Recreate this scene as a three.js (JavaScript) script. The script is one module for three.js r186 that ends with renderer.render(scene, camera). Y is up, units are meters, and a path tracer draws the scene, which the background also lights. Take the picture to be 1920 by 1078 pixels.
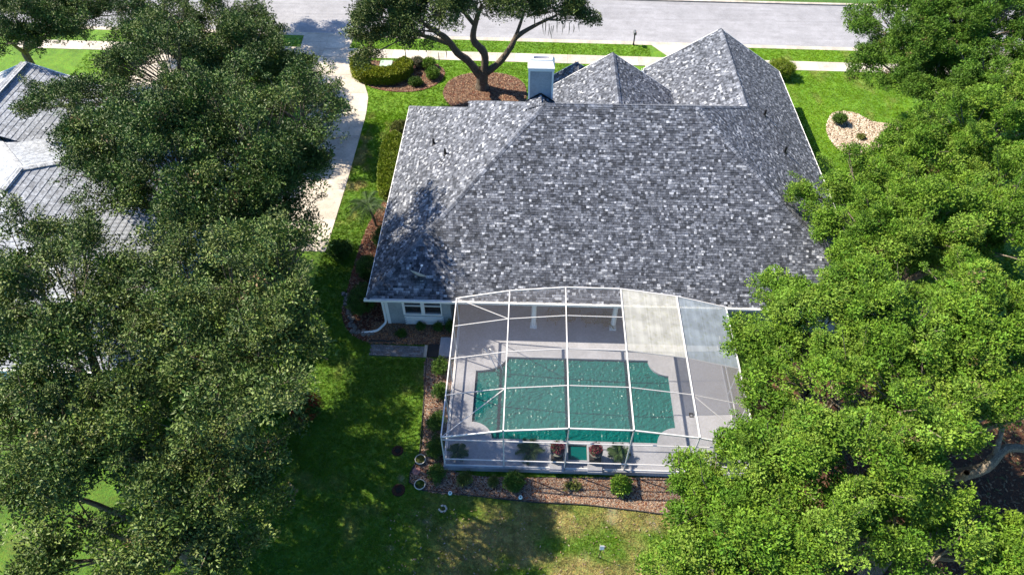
import * as THREE from 'three';
import { Sky } from 'three/addons/objects/Sky.js';
import { RoundedBoxGeometry } from 'three/addons/geometries/RoundedBoxGeometry.js';
import { mergeGeometries } from 'three/addons/utils/BufferGeometryUtils.js';

// ---------------------------------------------------------------- camera, sky, sun, exposure
const scene = new THREE.Scene();
const camera = new THREE.PerspectiveCamera(45.04, 1920 / 1078, 0.5, 600);
camera.position.set(0, 31, 0);
camera.rotation.order = 'YXZ';
camera.rotation.set(-48.5 * Math.PI / 180, 1.87 * Math.PI / 180, 0);
const SUN = new THREE.Vector3(-0.88, 1, -0.33).normalize();
const sky = new Sky();
sky.name = 'sky';
sky.scale.setScalar(10000);
sky.userData.kind = 'structure';
sky.material.uniforms.sunPosition.value.copy(SUN);
sky.material.uniforms.turbidity.value = 3;
sky.material.uniforms.rayleigh.value = 1.6;
sky.material.uniforms.mieCoefficient.value = 0.004;
scene.add(sky);
scene.environmentIntensity = 0.1;
const sun = new THREE.DirectionalLight(0xfff0d8, 5);
sun.position.copy(SUN).multiplyScalar(90).add(new THREE.Vector3(0, 0, -30));
sun.target.position.set(0, 0, -30);
sun.castShadow = true;
Object.assign(sun.shadow.camera, { left: -60, right: 60, top: 60, bottom: -60, near: 1, far: 220 });
sun.shadow.mapSize.set(4096, 4096);
scene.add(sun, sun.target);
const renderer = new THREE.WebGLRenderer({ antialias: true });
renderer.toneMapping = THREE.LinearToneMapping;
renderer.toneMappingExposure = 2.45;
renderer.shadowMap.enabled = true;

// ---------------------------------------------------------------- helpers
let seed = 7;
const rnd = () => { seed = (seed + 0x6D2B79F5) | 0; let t = Math.imul(seed ^ (seed >>> 15), 1 | seed); t = (t + Math.imul(t ^ (t >>> 7), 61 | t)) ^ t; return ((t ^ (t >>> 14)) >>> 0) / 4294967296; };
const rr = (a, b) => a + (b - a) * rnd();
const pick = (a) => a[Math.floor(rnd() * a.length)];
const V3 = (x, y, z) => new THREE.Vector3(x, y, z);
const lerp = (a, b, t) => a + (b - a) * t;
const clamp = (x, a = 0, b = 1) => Math.min(b, Math.max(a, x));
const smooth = (a, b, x) => { const t = clamp((x - a) / (b - a)); return t * t * (3 - 2 * t); };
function hash(i, j) { let h = Math.imul(i, 374761393) + Math.imul(j, 668265263); h = Math.imul(h ^ (h >>> 13), 1274126177); return ((h ^ (h >>> 16)) >>> 0) / 4294967296; }
function vnoise(x, y, p = 0) {
  const i = Math.floor(x), j = Math.floor(y), fx = x - i, fy = y - j, u = fx * fx * (3 - 2 * fx), v = fy * fy * (3 - 2 * fy);
  const m = (a) => p ? ((a % p) + p) % p : a;
  const a = hash(m(i), m(j)), b = hash(m(i + 1), m(j)), c = hash(m(i), m(j + 1)), d = hash(m(i + 1), m(j + 1));
  return lerp(lerp(a, b, u), lerp(c, d, u), v);
}
function fbm(x, y, o = 4) { let s = 0, a = 0.5, n = 0; for (let k = 0; k < o; k++) { s += a * vnoise(x + 17 * k, y + 31 * k); n += a; a *= 0.5; x *= 2; y *= 2; } return s / n; }
const taken = {};
function numbered(name) { taken[name] = (taken[name] ?? -1) + 1; return taken[name] ? name + '_' + String(taken[name]).padStart(3, '0') : name; }
function shade(o) { o.castShadow = true; o.receiveShadow = true; return o; }
function mesh(name, geo, mat, parent, pos, turn) {
  const m = shade(new THREE.Mesh(geo, mat)); m.name = name;
  if (pos) m.position.set(...pos);
  if (turn) m.rotation.y = turn;
  (parent || scene).add(m); return m;
}
function thing(name, label, category, pos = [0, 0, 0], turn = 0, group) {
  const g = new THREE.Group(); g.name = numbered(name); g.position.set(...pos); g.rotation.y = turn;
  g.userData.label = label; g.userData.category = category; if (group) g.userData.group = group;
  scene.add(g); return g;
}
function part(name, parent) { const g = new THREE.Group(); g.name = name; parent.add(g); return g; }
function struct(name, geo, mat, label) {
  const m = mesh(name, geo, mat); m.userData.kind = 'structure'; if (label) m.userData.label = label; return m;
}
function box(x0, x1, y0, y1, z0, z1) { const g = new THREE.BoxGeometry(x1 - x0, y1 - y0, z1 - z0); g.translate((x0 + x1) / 2, (y0 + y1) / 2, (z0 + z1) / 2); return metreUV(g); }
function metreUV(g) { const P = g.attributes.position, N = g.attributes.normal, U = g.attributes.uv; for (let i = 0; i < P.count; i++) { const a = Math.abs(N.getX(i)), b = Math.abs(N.getY(i)); if (b > 0.6) U.setXY(i, P.getX(i), P.getZ(i)); else if (a > 0.6) U.setXY(i, P.getZ(i), P.getY(i)); else U.setXY(i, P.getX(i), P.getY(i)); } return g; }
function rbox(w, h, d, r = 0.02) { return new RoundedBoxGeometry(w, h, d, 1, r); }
const merge = (l) => mergeGeometries(l.map((g) => { const q = g.index ? g.toNonIndexed() : g; for (const k of Object.keys(q.attributes)) if (!['position', 'normal', 'uv'].includes(k)) q.deleteAttribute(k); return q; }));
function bar(a, b, w, h) { // box bar between two points
  const d = b.clone().sub(a), L = d.length(), g = new THREE.BoxGeometry(w, h, L);
  const m = new THREE.Matrix4().lookAt(a, b, Math.abs(d.y) > 0.99 * L ? V3(0, 0, 1) : V3(0, 1, 0));
  g.applyMatrix4(m); g.translate((a.x + b.x) / 2, (a.y + b.y) / 2, (a.z + b.z) / 2); return g;
}
function tube(pts, rad, sides = 6) { // tapered tube through points
  const n = pts.length, pos = [], idx = [], uv = [], ref = V3(0.31, 0.2, 0.93); let len = 0;
  for (let i = 0; i < n; i++) {
    const t = pts[Math.min(n - 1, i + 1)].clone().sub(pts[Math.max(0, i - 1)]).normalize();
    const s = (Math.abs(t.dot(ref)) > 0.95 ? V3(1, 0, 0) : ref).clone().cross(t).normalize(), u = t.clone().cross(s);
    if (i) len += pts[i].distanceTo(pts[i - 1]);
    for (let k = 0; k <= sides; k++) {
      const a = k / sides * 2 * Math.PI, r = rad[i], p = pts[i].clone().addScaledVector(s, Math.cos(a) * r).addScaledVector(u, Math.sin(a) * r);
      pos.push(p.x, p.y, p.z); uv.push(k / sides * Math.max(0.3, 6.28 * rad[0]), len);
    }
  }
  const w = sides + 1;
  for (let i = 0; i < n - 1; i++) for (let k = 0; k < sides; k++) { const a = i * w + k, b = a + 1, c = a + w, d = c + 1; idx.push(a, b, c, b, d, c); }
  const g = new THREE.BufferGeometry();
  g.setAttribute('position', new THREE.Float32BufferAttribute(pos, 3)); g.setAttribute('uv', new THREE.Float32BufferAttribute(uv, 2)); g.setIndex(idx); g.computeVertexNormals(); return g;
}
function curve(pts, n) { const c = new THREE.CatmullRomCurve3(pts); return c.getPoints(n); }
function inside(poly, x, z) { let r = false; for (let i = 0, j = poly.length - 1; i < poly.length; j = i++) { const [a, b] = poly[i], [c, d] = poly[j]; if ((b > z) !== (d > z) && x < (c - a) * (z - b) / (d - b) + a) r = !r; } return r; }
function smoothPoly(pts, n = 4) { const c = new THREE.CatmullRomCurve3(pts.map(([x, z]) => V3(x, 0, z)), true, 'centripetal'); return c.getPoints(pts.length * n).slice(0, -1).map((p) => [p.x, p.z]); }
function flat(poly, y, holes = []) { // horizontal sheet facing up, uv in metres
  const path = (P, l) => { l.forEach(([x, z], i) => i ? P.lineTo(x, -z) : P.moveTo(x, -z)); return P; };
  const s = path(new THREE.Shape(), poly); holes.forEach((h) => s.holes.push(path(new THREE.Path(), h)));
  const g = new THREE.ShapeGeometry(s); g.rotateX(-Math.PI / 2); g.translate(0, y, 0); return g;
}
function slabGeo(poly, y0, y1, holes = []) {
  const path = (P, l) => { l.forEach(([x, z], i) => i ? P.lineTo(x, -z) : P.moveTo(x, -z)); return P; };
  const s = path(new THREE.Shape(), poly); holes.forEach((h) => s.holes.push(path(new THREE.Path(), h)));
  const g = new THREE.ExtrudeGeometry(s, { depth: y1 - y0, bevelEnabled: false }); g.rotateX(-Math.PI / 2); g.translate(0, y0, 0); return g;
}
function tex(n, fn, metres, srgb = true) { // fn(x, y) -> [r, g, b] 0..1
  const d = new Uint8Array(n * n * 4);
  for (let j = 0; j < n; j++) for (let i = 0; i < n; i++) { const c = fn(i, j), k = 4 * (j * n + i); for (let q = 0; q < 3; q++) d[k + q] = Math.round(255 * clamp(c[q])); d[k + 3] = 255; }
  const t = new THREE.DataTexture(d, n, n); t.wrapS = t.wrapT = THREE.RepeatWrapping; t.magFilter = THREE.LinearFilter; t.minFilter = THREE.LinearMipmapLinearFilter; t.generateMipmaps = true;
  t.repeat.set(1 / metres, 1 / metres); if (srgb) t.colorSpace = THREE.SRGBColorSpace; t.needsUpdate = true; return t;
}
function tn(x, y, n, f) { return vnoise(x / n * f, y / n * f, f); } // tileable noise
const S = (r, g, b) => new THREE.Color().setRGB(r, g, b);
const std = (c, rough = 0.8, o = {}) => new THREE.MeshStandardMaterial({ color: c, roughness: rough, ...o });

// ---------------------------------------------------------------- textures and materials
const grainTex = tex(512, (x, y) => { const a = 0.72 + 0.2 * (tn(x, y, 512, 256) - 0.5) + 0.3 * (tn(x, y, 512, 64) - 0.5) + 0.25 * (tn(x, y, 512, 12) - 0.5); return [a, a, a]; }, 1.6);
const grainBump = tex(512, (x, y) => { const a = 0.5 * tn(x, y, 512, 256) + 0.3 * tn(x + 9, y, 512, 128) + 0.2 * tn(x, y + 5, 512, 40); return [a, a, a]; }, 1.6, false);
const grassTex = tex(1024, (x, y) => {
  const f = 0.45 * tn(x, y, 1024, 512) + 0.3 * tn(x + 3, y, 1024, 200) + 0.25 * tn(x, y + 7, 1024, 70), big = tn(x, y, 1024, 14), yel = tn(x + 50, y + 90, 1024, 90);
  const k = 0.58 + 0.66 * f + 0.16 * (big - 0.5);
  return [k * (0.8 + 0.25 * yel), k * 0.98, k * (0.74 + 0.1 * big)];
}, 5);
const grassBump = tex(1024, (x, y) => { const a = 0.6 * tn(x, y, 1024, 512) + 0.4 * tn(x, y, 1024, 160); return [a, a, a]; }, 5, false);
const mulchTex = tex(512, (x, y) => {
  const a = tn(x, y * 1.0, 512, 128), b = tn(x + 40, y, 512, 64), c = tn(x, y + 11, 512, 20), k = 0.35 + 0.8 * a * (0.6 + 0.6 * b);
  return [k * lerp(0.62, 0.9, c), k * lerp(0.45, 0.56, c), k * lerp(0.38, 0.4, b)];
}, 2.2);
const concTex = tex(1024, (x, y) => {
  const s = tn(x, y, 1024, 6) * 0.5 + tn(x + 5, y, 1024, 22) * 0.3 + tn(x, y, 1024, 90) * 0.2, f = tn(x, y, 1024, 512), spot = smooth(0.8, 0.95, tn(x + 77, y + 13, 1024, 48));
  const k = 0.74 + 0.24 * (s - 0.5) + 0.12 * (f - 0.5) - 0.07 * spot; return [k, k * 0.985, k * 0.955];
}, 9);
const deckTex = tex(512, (x, y) => { const k = 0.82 + 0.08 * (tn(x, y, 512, 8) - 0.5) + 0.06 * (tn(x, y, 512, 60) - 0.5) + 0.08 * (tn(x, y, 512, 256) - 0.5); return [k, k, k]; }, 5);
const asphTex = tex(1024, (x, y) => {
  const s = tn(x, y, 1024, 5) * 0.4 + tn(x + 5, y, 1024, 18) * 0.35 + tn(x, y, 1024, 60) * 0.25, f = tn(x, y, 1024, 512), streak = vnoise(y / 1024 * 40, x / 1024 * 3, 0);
  const k = 0.74 + 0.16 * (s - 0.5) + 0.16 * (f - 0.5) + 0.07 * (streak - 0.5); return [k, k * 0.998, k];
}, 11);
const barkTex = tex(256, (x, y) => { const a = 0.5 * tn(x, y * 0.5, 256, 32) + 0.5 * tn(x, y, 256, 90), l = smooth(0.55, 0.8, tn(x + 30, y, 256, 10)); const k = 0.45 + 0.6 * a; return [k + 0.12 * l, k * 0.95 + 0.13 * l, k * 0.88 + 0.12 * l]; }, 0.8);
const streakTex = tex(512, (x, y) => { const a = tn(x, 0, 512, 40) * 0.5 + tn(x + 3, y, 512, 12) * 0.5, b = tn(x, y, 512, 6), d = smooth(0.6, 0.9, tn(x, y * 1, 512, 30)); const k = 0.86 + 0.16 * (a - 0.5) + 0.12 * (b - 0.5); return [k - 0.03 * d, k - 0.03 * d, k * 0.98 - 0.07 * d]; }, 2.6);
const mossTex = tex(256, (x, y) => { const a = tn(x, y, 256, 128), b = tn(x, y, 256, 30); const k = 0.5 + 0.5 * a; return [k * (0.85 + 0.2 * b), k, k * 0.8]; }, 0.6);

const M = {
  lawn: std(0xffffff, 0.95, { map: grassTex, bumpMap: grassBump, bumpScale: 0.05, vertexColors: true }),
  mulch: std(S(0.36, 0.28, 0.235), 0.95, { map: mulchTex, bumpMap: mulchTex, bumpScale: 0.03 }),
  sand: std(S(0.5, 0.44, 0.38), 0.95, { map: mulchTex, bumpMap: grainBump, bumpScale: 0.03 }),
  concrete: std(S(0.78, 0.74, 0.68), 0.9, { map: concTex, bumpMap: grainBump, bumpScale: 0.004 }),
  walk: std(S(0.85, 0.8, 0.73), 0.9, { map: concTex, bumpMap: grainBump, bumpScale: 0.004 }),
  asphalt: std(S(0.46, 0.47, 0.51), 0.95, { map: asphTex, bumpMap: grainBump, bumpScale: 0.006 }),
  deck: std(S(0.44, 0.455, 0.51), 0.8, { map: deckTex, bumpMap: grainBump, bumpScale: 0.004 }),
  coping: std(S(0.6, 0.6, 0.6), 0.75, { map: concTex }),
  shingles: std(0xffffff, 0.92, { map: grainTex, vertexColors: true, bumpMap: grainBump, bumpScale: 0.006 }),
  roofDeck: std(S(0.05, 0.05, 0.055), 0.95),
  cap: std(0xffffff, 0.92, { map: grainTex, vertexColors: true, bumpMap: grainBump, bumpScale: 0.006 }),
  stucco: std(S(0.44, 0.49, 0.52), 0.9, { bumpMap: grainBump, bumpScale: 0.004, map: deckTex }),
  soffit: std(S(0.7, 0.7, 0.7), 0.8),
  white: std(S(0.8, 0.8, 0.79), 0.45),
  whiteDirty: std(S(0.8, 0.79, 0.76), 0.5, { map: streakTex }),
  chimney: std(S(0.38, 0.44, 0.52), 0.85, { map: deckTex, bumpMap: grainBump, bumpScale: 0.003 }),
  darkMetal: std(S(0.02, 0.02, 0.022), 0.5, { metalness: 0.4 }),
  glass: new THREE.MeshPhysicalMaterial({ color: S(0.02, 0.025, 0.03), roughness: 0.06, metalness: 0, clearcoat: 1, clearcoatRoughness: 0.03 }),
  dark: std(S(0.03, 0.028, 0.027), 0.9),
  aluminium: std(S(0.6, 0.6, 0.61), 0.4),
  screen: std(S(0.12, 0.122, 0.14), 0.9, { transparent: true, opacity: 0.2, side: THREE.DoubleSide }),
  screenHaze: std(S(0.3, 0.3, 0.32), 0.9, { transparent: true, opacity: 0.42, side: THREE.DoubleSide }),  // same mesh; haze of the grazing view painted as a lighter, more opaque tone
  panelShaded: std(S(0.32, 0.38, 0.46), 0.5, { transparent: true, opacity: 0.82, map: streakTex, side: THREE.DoubleSide }),  // rain panel on the slope away from the sun, its shade painted bluish
  panel: std(S(0.52, 0.53, 0.52), 0.6, { transparent: true, opacity: 0.8, map: streakTex, side: THREE.DoubleSide }),
  plaster: std(S(0.24, 0.42, 0.4), 0.8, { map: concTex }),
  shelf: std(S(0.7, 0.66, 0.58), 0.8, { map: concTex }),
  water: new THREE.MeshPhysicalMaterial({ color: S(0.005, 0.3, 0.28), roughness: 0.22, specularIntensity: 0.4, transmission: 0.72, thickness: 0, ior: 1.33 }),
  stone: std(S(0.05, 0.042, 0.038), 0.85, { map: grainTex, bumpMap: grainBump, bumpScale: 0.02 }),
  rock: std(S(0.4, 0.37, 0.34), 0.9, { map: grainTex, bumpMap: grainBump, bumpScale: 0.02 }),
  bark: std(S(0.26, 0.23, 0.2), 0.95, { map: barkTex, bumpMap: barkTex, bumpScale: 0.03 }),
  barkPale: std(S(0.42, 0.39, 0.35), 0.95, { map: barkTex, bumpMap: barkTex, bumpScale: 0.03 }),
  steel: std(S(0.7, 0.7, 0.7), 0.25, { metalness: 0.9 }),
  paver: [0.3, 0.38, 0.46, 0.34].map((k, i) => std(S(k, k * (i === 3 ? 0.9 : 1), k * (i === 3 ? 0.84 : 1.02)), 0.9, { map: grainTex, bumpMap: grainBump, bumpScale: 0.006 })),
  wicker: std(S(0.05, 0.038, 0.03), 0.8),
  terracotta: std(S(0.5, 0.2, 0.13), 0.85),
  pink: std(S(0.6, 0.3, 0.28), 0.85, { map: grainTex }),
  boxGreen: std(S(0.42, 0.56, 0.46), 0.6, { map: streakTex }),
};
const leafMat = (o = {}) => new THREE.MeshPhysicalMaterial({ color: 0xffffff, roughness: 0.55, specularIntensity: 0.3, transmission: 0.3, thickness: 0, side: THREE.DoubleSide, ...o });
const LEAF = leafMat({ transmission: 0.22 }), LEAF_DULL = new THREE.MeshPhysicalMaterial({ color: 0xffffff, roughness: 0.5, specularIntensity: 0.5, side: THREE.DoubleSide });

// ---------------------------------------------------------------- terrain: lawn, street, drives
const zs = (x, off) => off + 0.022 * x;                                   // the street runs slightly askew to the house
const DRIVE = [[-12.66, -31], [-12.62, -36.8], [-12.66, -44.7], [-12.9, -47.2], [-13.75, -49.5], [-14.8, -51.5], [-15.7, -52.95], [-20.2, -53.05], [-18.3, -49], [-17.2, -45], [-16.8, -31]];
const HOLE = [[-3.7, -27], [10.5, -27], [10.5, -15.55], [-3.7, -15.55]];
const BED_FRONT = smoothPoly([[-14.1, -50.2], [-13.1, -48.6], [-11.3, -47.9], [-8.9, -48.1], [-7.5, -49.3], [-7.2, -50.8], [-8.1, -52.1], [-10.8, -52.35], [-13.9, -52.3], [-14.7, -51.6]]);
const BED_OAK = smoothPoly([[-7.0, -47.5], [-6.95, -48.9], [-6.4, -50.0], [-5.1, -50.75], [-3, -50.9], [-1.4, -50.3], [-0.6, -49.2], [-0.5, -47], [-1.6, -45.5], [-3.8, -45], [-6, -45.8]]);
const BED_SIDE = smoothPoly([[-10.3, -43.6], [-10.45, -41.5], [-10.1, -38], [-9.75, -35.3], [-10.4, -32.6], [-10.65, -29.7], [-10.7, -26.4], [-10.65, -25], [-9.95, -23.7], [-8.7, -23.05], [-7.6, -23.3], [-7.6, -34], [-7.6, -43.5]]);
const BED_REAR = [[-8.8, -24.5], [-8.9, -23.3], [-8.7, -22.95], [-5.66, -23.0], [-3.6, -23.0], [-3.6, -24.5]];
const BED_POOL = smoothPoly([[-5.4, -22.1], [-4.95, -22.0], [-4.2, -22.0], [-3.5, -21.4], [-3.5, -15.8], [-3.2, -15.4], [5.4, -15.4], [8, -15.4], [8.4, -14], [6.8, -13.6], [5.2, -13.75], [3, -13.95], [0.5, -14.0], [-2, -14.2], [-4.6, -14.4], [-5.3, -14.8], [-5.4, -15.3], [-5.05, -16.1], [-5.2, -19]], 5);
const GRAVEL = smoothPoly([[22.5, -45.0], [22.05, -43.6], [22.3, -41.6], [23.1, -40.8], [24.4, -41.2], [26, -42.2], [27.6, -42.6], [27.4, -44.6], [25.9, -45], [24.9, -46.1], [23.4, -46.2]]);
const BED_OAKS = smoothPoly([[9.6, -16.2], [8.8, -14.6], [9.6, -11], [11.5, -8], [16, -6], [24, -6], [30, -12], [29, -24], [16, -22.5], [12, -22]]);
function dryness(x, z) {
  let d = 0;
  d += smooth(0.33, 0.62, fbm(x * 0.6 + 3, z * 0.75, 4)) * smooth(-6, -1.5, x) * smooth(-15, -13.2, z) * 1.05;
  d += 0.9 * smooth(0.5, 0.66, fbm(x * 1.4 + 9, z * 1.1, 3)) * smooth(-13.2, -12.4, x) * smooth(-10.2, -11.6, x) * smooth(-46, -43, z) * smooth(-31, -35, z);
  d += 0.35 * smooth(0.6, 0.8, fbm(x * 0.9 + 40, z * 0.9, 3)) * smooth(-24, -21, z);
  d += 0.4 * smooth(0.55, 0.75, fbm(x * 1.2 + 60, z * 0.5, 3)) * smooth(20, 21.5, x) * smooth(-41, -45, z);
  return clamp(d);
}
function bare(x, z) { return smooth(0.7, 0.83, fbm(x * 1.2 + 70, z * 1.2 + 20, 4)) * smooth(-9, -5, x) * smooth(-22, -14, z) * 0.9; }
function lawnColor(x, z) {
  const n = fbm(x * 0.35, z * 0.35, 4), f = fbm(x * 2.3 + 11, z * 2.3, 3), d = dryness(x, z) * (0.55 + 0.8 * f), b = bare(x, z);
  const lush = smooth(-30, -44, z);
  let c = [lerp(0.085, 0.125, n) * lerp(1, 1.4, lush), lerp(0.18, 0.225, n) * lerp(1, 1.4, lush), lerp(0.012, 0.016, f)];
  const k = 0.8 + 0.45 * f; c = c.map((v) => v * k);
  const dry = [0.36, 0.28, 0.14].map((v) => v * (0.65 + 0.6 * f)), soil = [0.3, 0.25, 0.2];
  return c.map((v, i) => lerp(lerp(v, dry[i], clamp(d) * 0.85), soil[i], b));
}
{
  const xs = [-400, -200, -110, -70, -48], zz = [];
  for (let x = -40; x <= 34; x += 0.3) xs.push(x); xs.push(40, 60, 110, 200, 400);
  const rows = [120, 60, 30, 14, 4]; for (let z = 0; z >= -55.4; z -= 0.3) rows.push(z); rows.push(-56.2);
  const pos = [], col = [], uv = [], idx = [];
  for (const z0 of rows) for (const x of xs) {
    const t = smooth(-50, -56.2, z0), z = z0 + t * 0.022 * clamp(x, -60, 60);
    pos.push(x, 0.02 * (fbm(x * 0.4, z * 0.4, 2) - 0.5), z); col.push(...lawnColor(x, z)); uv.push(x, z);
  }
  const w = xs.length;
  for (let j = 0; j < rows.length - 1; j++) for (let i = 0; i < w - 1; i++) {
    const cx = (xs[i] + xs[i + 1]) / 2, cz = (rows[j] + rows[j + 1]) / 2;
    if (cx > -3.5 && cx < 10.3 && cz < -15.8 && cz > -27) continue;
    const a = j * w + i, b = a + 1, c = a + w, d = c + 1; idx.push(a, b, c, b, d, c);
  }
  const g = new THREE.BufferGeometry();
  g.setAttribute('position', new THREE.Float32BufferAttribute(pos, 3)); g.setAttribute('color', new THREE.Float32BufferAttribute(col, 3)); g.setAttribute('uv', new THREE.Float32BufferAttribute(uv, 2)); g.setIndex(idx); g.computeVertexNormals();
  struct('lawn', g, M.lawn, 'green lawn around the houses with dry straw patches');
}
// street
const strip = (o0, o1, y0, y1, x0 = -90, x1 = 90) => slabGeo([[x0, zs(x0, o0)], [x1, zs(x1, o0)], [x1, zs(x1, o1)], [x0, zs(x0, o1)]], y0, y1);
struct('road', strip(-56.3, -64.3, -0.6, -0.1, -200, 200), M.asphalt, 'pale grey asphalt street');
{
  const far = std(S(0.08, 0.17, 0.025), 0.95, { map: grassTex, bumpMap: grassBump, bumpScale: 0.05 });
  struct('verge_lawn', strip(-64.6, -180, -0.6, 0.0, -250, 250), far, 'lawn on the far side of the street');
}
{
  const kerb = new THREE.Group(); kerb.name = 'kerb'; kerb.userData.kind = 'structure'; kerb.userData.label = 'concrete kerb along the street'; scene.add(kerb);
  const L = 3.0, g = box(-L / 2 + 0.006, L / 2 - 0.006, -0.4, 0.015, -0.16, 0.16), g2 = box(-L / 2 + 0.006, L / 2 - 0.006, -0.4, -0.085, -0.2, 0.2);
  for (let x = -46; x < 44; x += L) for (const [o, geo, zo] of [[-56.15, g, 0], [-64.45, g, 0], [-56.5, g2, 0]]) {
    const m = mesh('kerb_stone', geo, M.walk, kerb, [x, zo, zs(x, o)]); m.rotation.y = -Math.atan(0.022);
  }
  const walk = new THREE.Group(); walk.name = 'sidewalk'; walk.userData.kind = 'structure'; walk.userData.label = 'pale concrete sidewalk of square slabs'; scene.add(walk);
  const sg = box(-0.74, 0.74, -0.1, 0.03, -0.69, 0.69), vars = [0, 1, 2, 3].map((i) => std(S(0.86 - 0.012 * i, 0.81 - 0.012 * i, 0.76 - 0.014 * i), 0.9, { map: (() => { const t = concTex.clone(); t.offset.set(i * 0.23, i * 0.37); t.needsUpdate = true; return t; })(), bumpMap: grainBump, bumpScale: 0.004 }));
  M.slabs = vars;
  for (let x = -44; x < 42; x += 1.49) { const m = mesh('slab', sg, pick(vars), walk, [x, rr(-0.004, 0.004), zs(x, -53.3)]); m.rotation.y = -Math.atan(0.022); }
}
function slabsAlong(name, label, left, right, cuts, y) { // a drive of slabs between two edge lines, cut across
  const g = new THREE.Group(); g.name = name; g.userData.kind = 'structure'; g.userData.label = label; scene.add(g);
  const at = (line, z) => { for (let i = 0; i < line.length - 1; i++) { const [a, b] = line[i], [c, d] = line[i + 1]; if ((z - b) * (z - d) <= 0) return lerp(a, c, (z - b) / (d - b || 1)); } return line[z > line[0][1] ? 0 : line.length - 1][0]; };
  for (let i = 0; i < cuts.length - 1; i++) {
    const z0 = cuts[i] - 0.008, z1 = cuts[i + 1] + 0.008;
    for (const s of [0, 1]) {
      const L = [], R = [];
      for (let k = 0; k <= 4; k++) { const z = lerp(z0, z1, k / 4), l = at(left, z), r = at(right, z), m = (l + r) / 2; L.push([s ? m + 0.008 : l, z]); R.push([s ? r : m - 0.008, z]); }
      mesh('slab', slabGeo([...L, ...R.reverse()], -0.1, y), pick(M.slabs), g);
    }
  }
  return g;
}
slabsAlong('driveway', 'long concrete driveway of jointed slabs left of the house', [[-16.8, -30], [-17, -40], [-17.2, -45], [-17.9, -48.5], [-18.9, -51], [-20, -53.0]], [[-12.66, -30], [-12.6, -36.8], [-12.66, -44.7], [-12.9, -47.2], [-13.75, -49.5], [-14.8, -51.5], [-15.7, -53.0]], [-30, -33, -36, -39, -42, -45, -47.6, -50.2, -52.95], 0.034);
slabsAlong('driveway_apron', 'concrete apron joining the left driveway to the street', [[-20, -54.3], [-20.2, -56.7]], [[-15.8, -54.3], [-15.7, -56.7]], [-54.3, -55.3, -56.62], 0.038);
slabsAlong('garage_driveway', 'bright concrete driveway in front of the garage gable', [[9.4, -47], [9.4, -52.4]], [[17.8, -47], [17.8, -52.4]], [-47, -49.8, -52.45], 0.034);
slabsAlong('garage_apron', 'flared concrete apron beside the mailbox', [[11.6, -53.75], [10.1, -56]], [[17.4, -53.6], [18.4, -56]], [-53.82, -55.78], 0.038);
slabsAlong('neighbour_driveway', 'white concrete driveway of the house on the left', [[-32.9, -45], [-32.9, -53.3]], [[-28, -45], [-28, -53.3]], [-45, -48, -50.8, -53.3], 0.034);
struct('front_bed', flat(BED_FRONT, 0.03), M.mulch, 'mulch bed with clipped hedge by the driveway');
struct('oak_bed', flat(BED_OAK, 0.03), M.mulch, 'round mulch bed under the front oak');
struct('side_bed', flat(BED_SIDE, 0.026), M.mulch, 'mulch bed along the left wall');
struct('rear_bed', flat(BED_REAR, 0.034), M.mulch, 'mulch bed under the rear windows');
struct('pool_bed', flat(BED_POOL, 0.03), M.mulch, 'mulch bed around the pool screen');
struct('oak_floor', flat(BED_OAKS, 0.03), std(S(0.2, 0.19, 0.13), 0.95, { map: mulchTex, bumpMap: mulchTex, bumpScale: 0.03 }), 'leaf litter under the right hand oaks');
struct('gravel_bed', flat(GRAVEL, 0.03), std(S(0.5, 0.43, 0.34), 0.95, { map: mulchTex, bumpMap: grainBump, bumpScale: 0.02 }), 'pale shell gravel bed in the right lawn');

function scatter(name, label, geo, mat, n, where, y, sc, cols, kindParent) {
  const im = new THREE.InstancedMesh(geo, mat, n); im.name = name; shade(im); im.userData.kind = 'stuff'; im.userData.label = label;
  const m = new THREE.Matrix4(), q = new THREE.Quaternion(), e = new THREE.Euler(), c = new THREE.Color();
  for (let i = 0; i < n; i++) {
    const [x, z] = where(); e.set(rr(-0.5, 0.5), rr(0, 6.28), rr(-0.5, 0.5)); q.setFromEuler(e); const s = rr(...sc);
    im.setMatrixAt(i, m.compose(V3(x, y, z), q, V3(s, s, s))); const k = pick(cols), v = rr(0.75, 1.25); im.setColorAt(i, c.setRGB(k[0] * v, k[1] * v, k[2] * v));
  }
  scene.add(im); return im;
}
const inPoly = (poly) => { const xs = poly.map((p) => p[0]), z = poly.map((p) => p[1]), a = Math.min(...xs), b = Math.max(...xs), c = Math.min(...z), d = Math.max(...z); return () => { for (let k = 0; k < 200; k++) { const x = rr(a, b), y = rr(c, d); if (inside(poly, x, y)) return [x, y]; } return poly[0]; }; };
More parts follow.
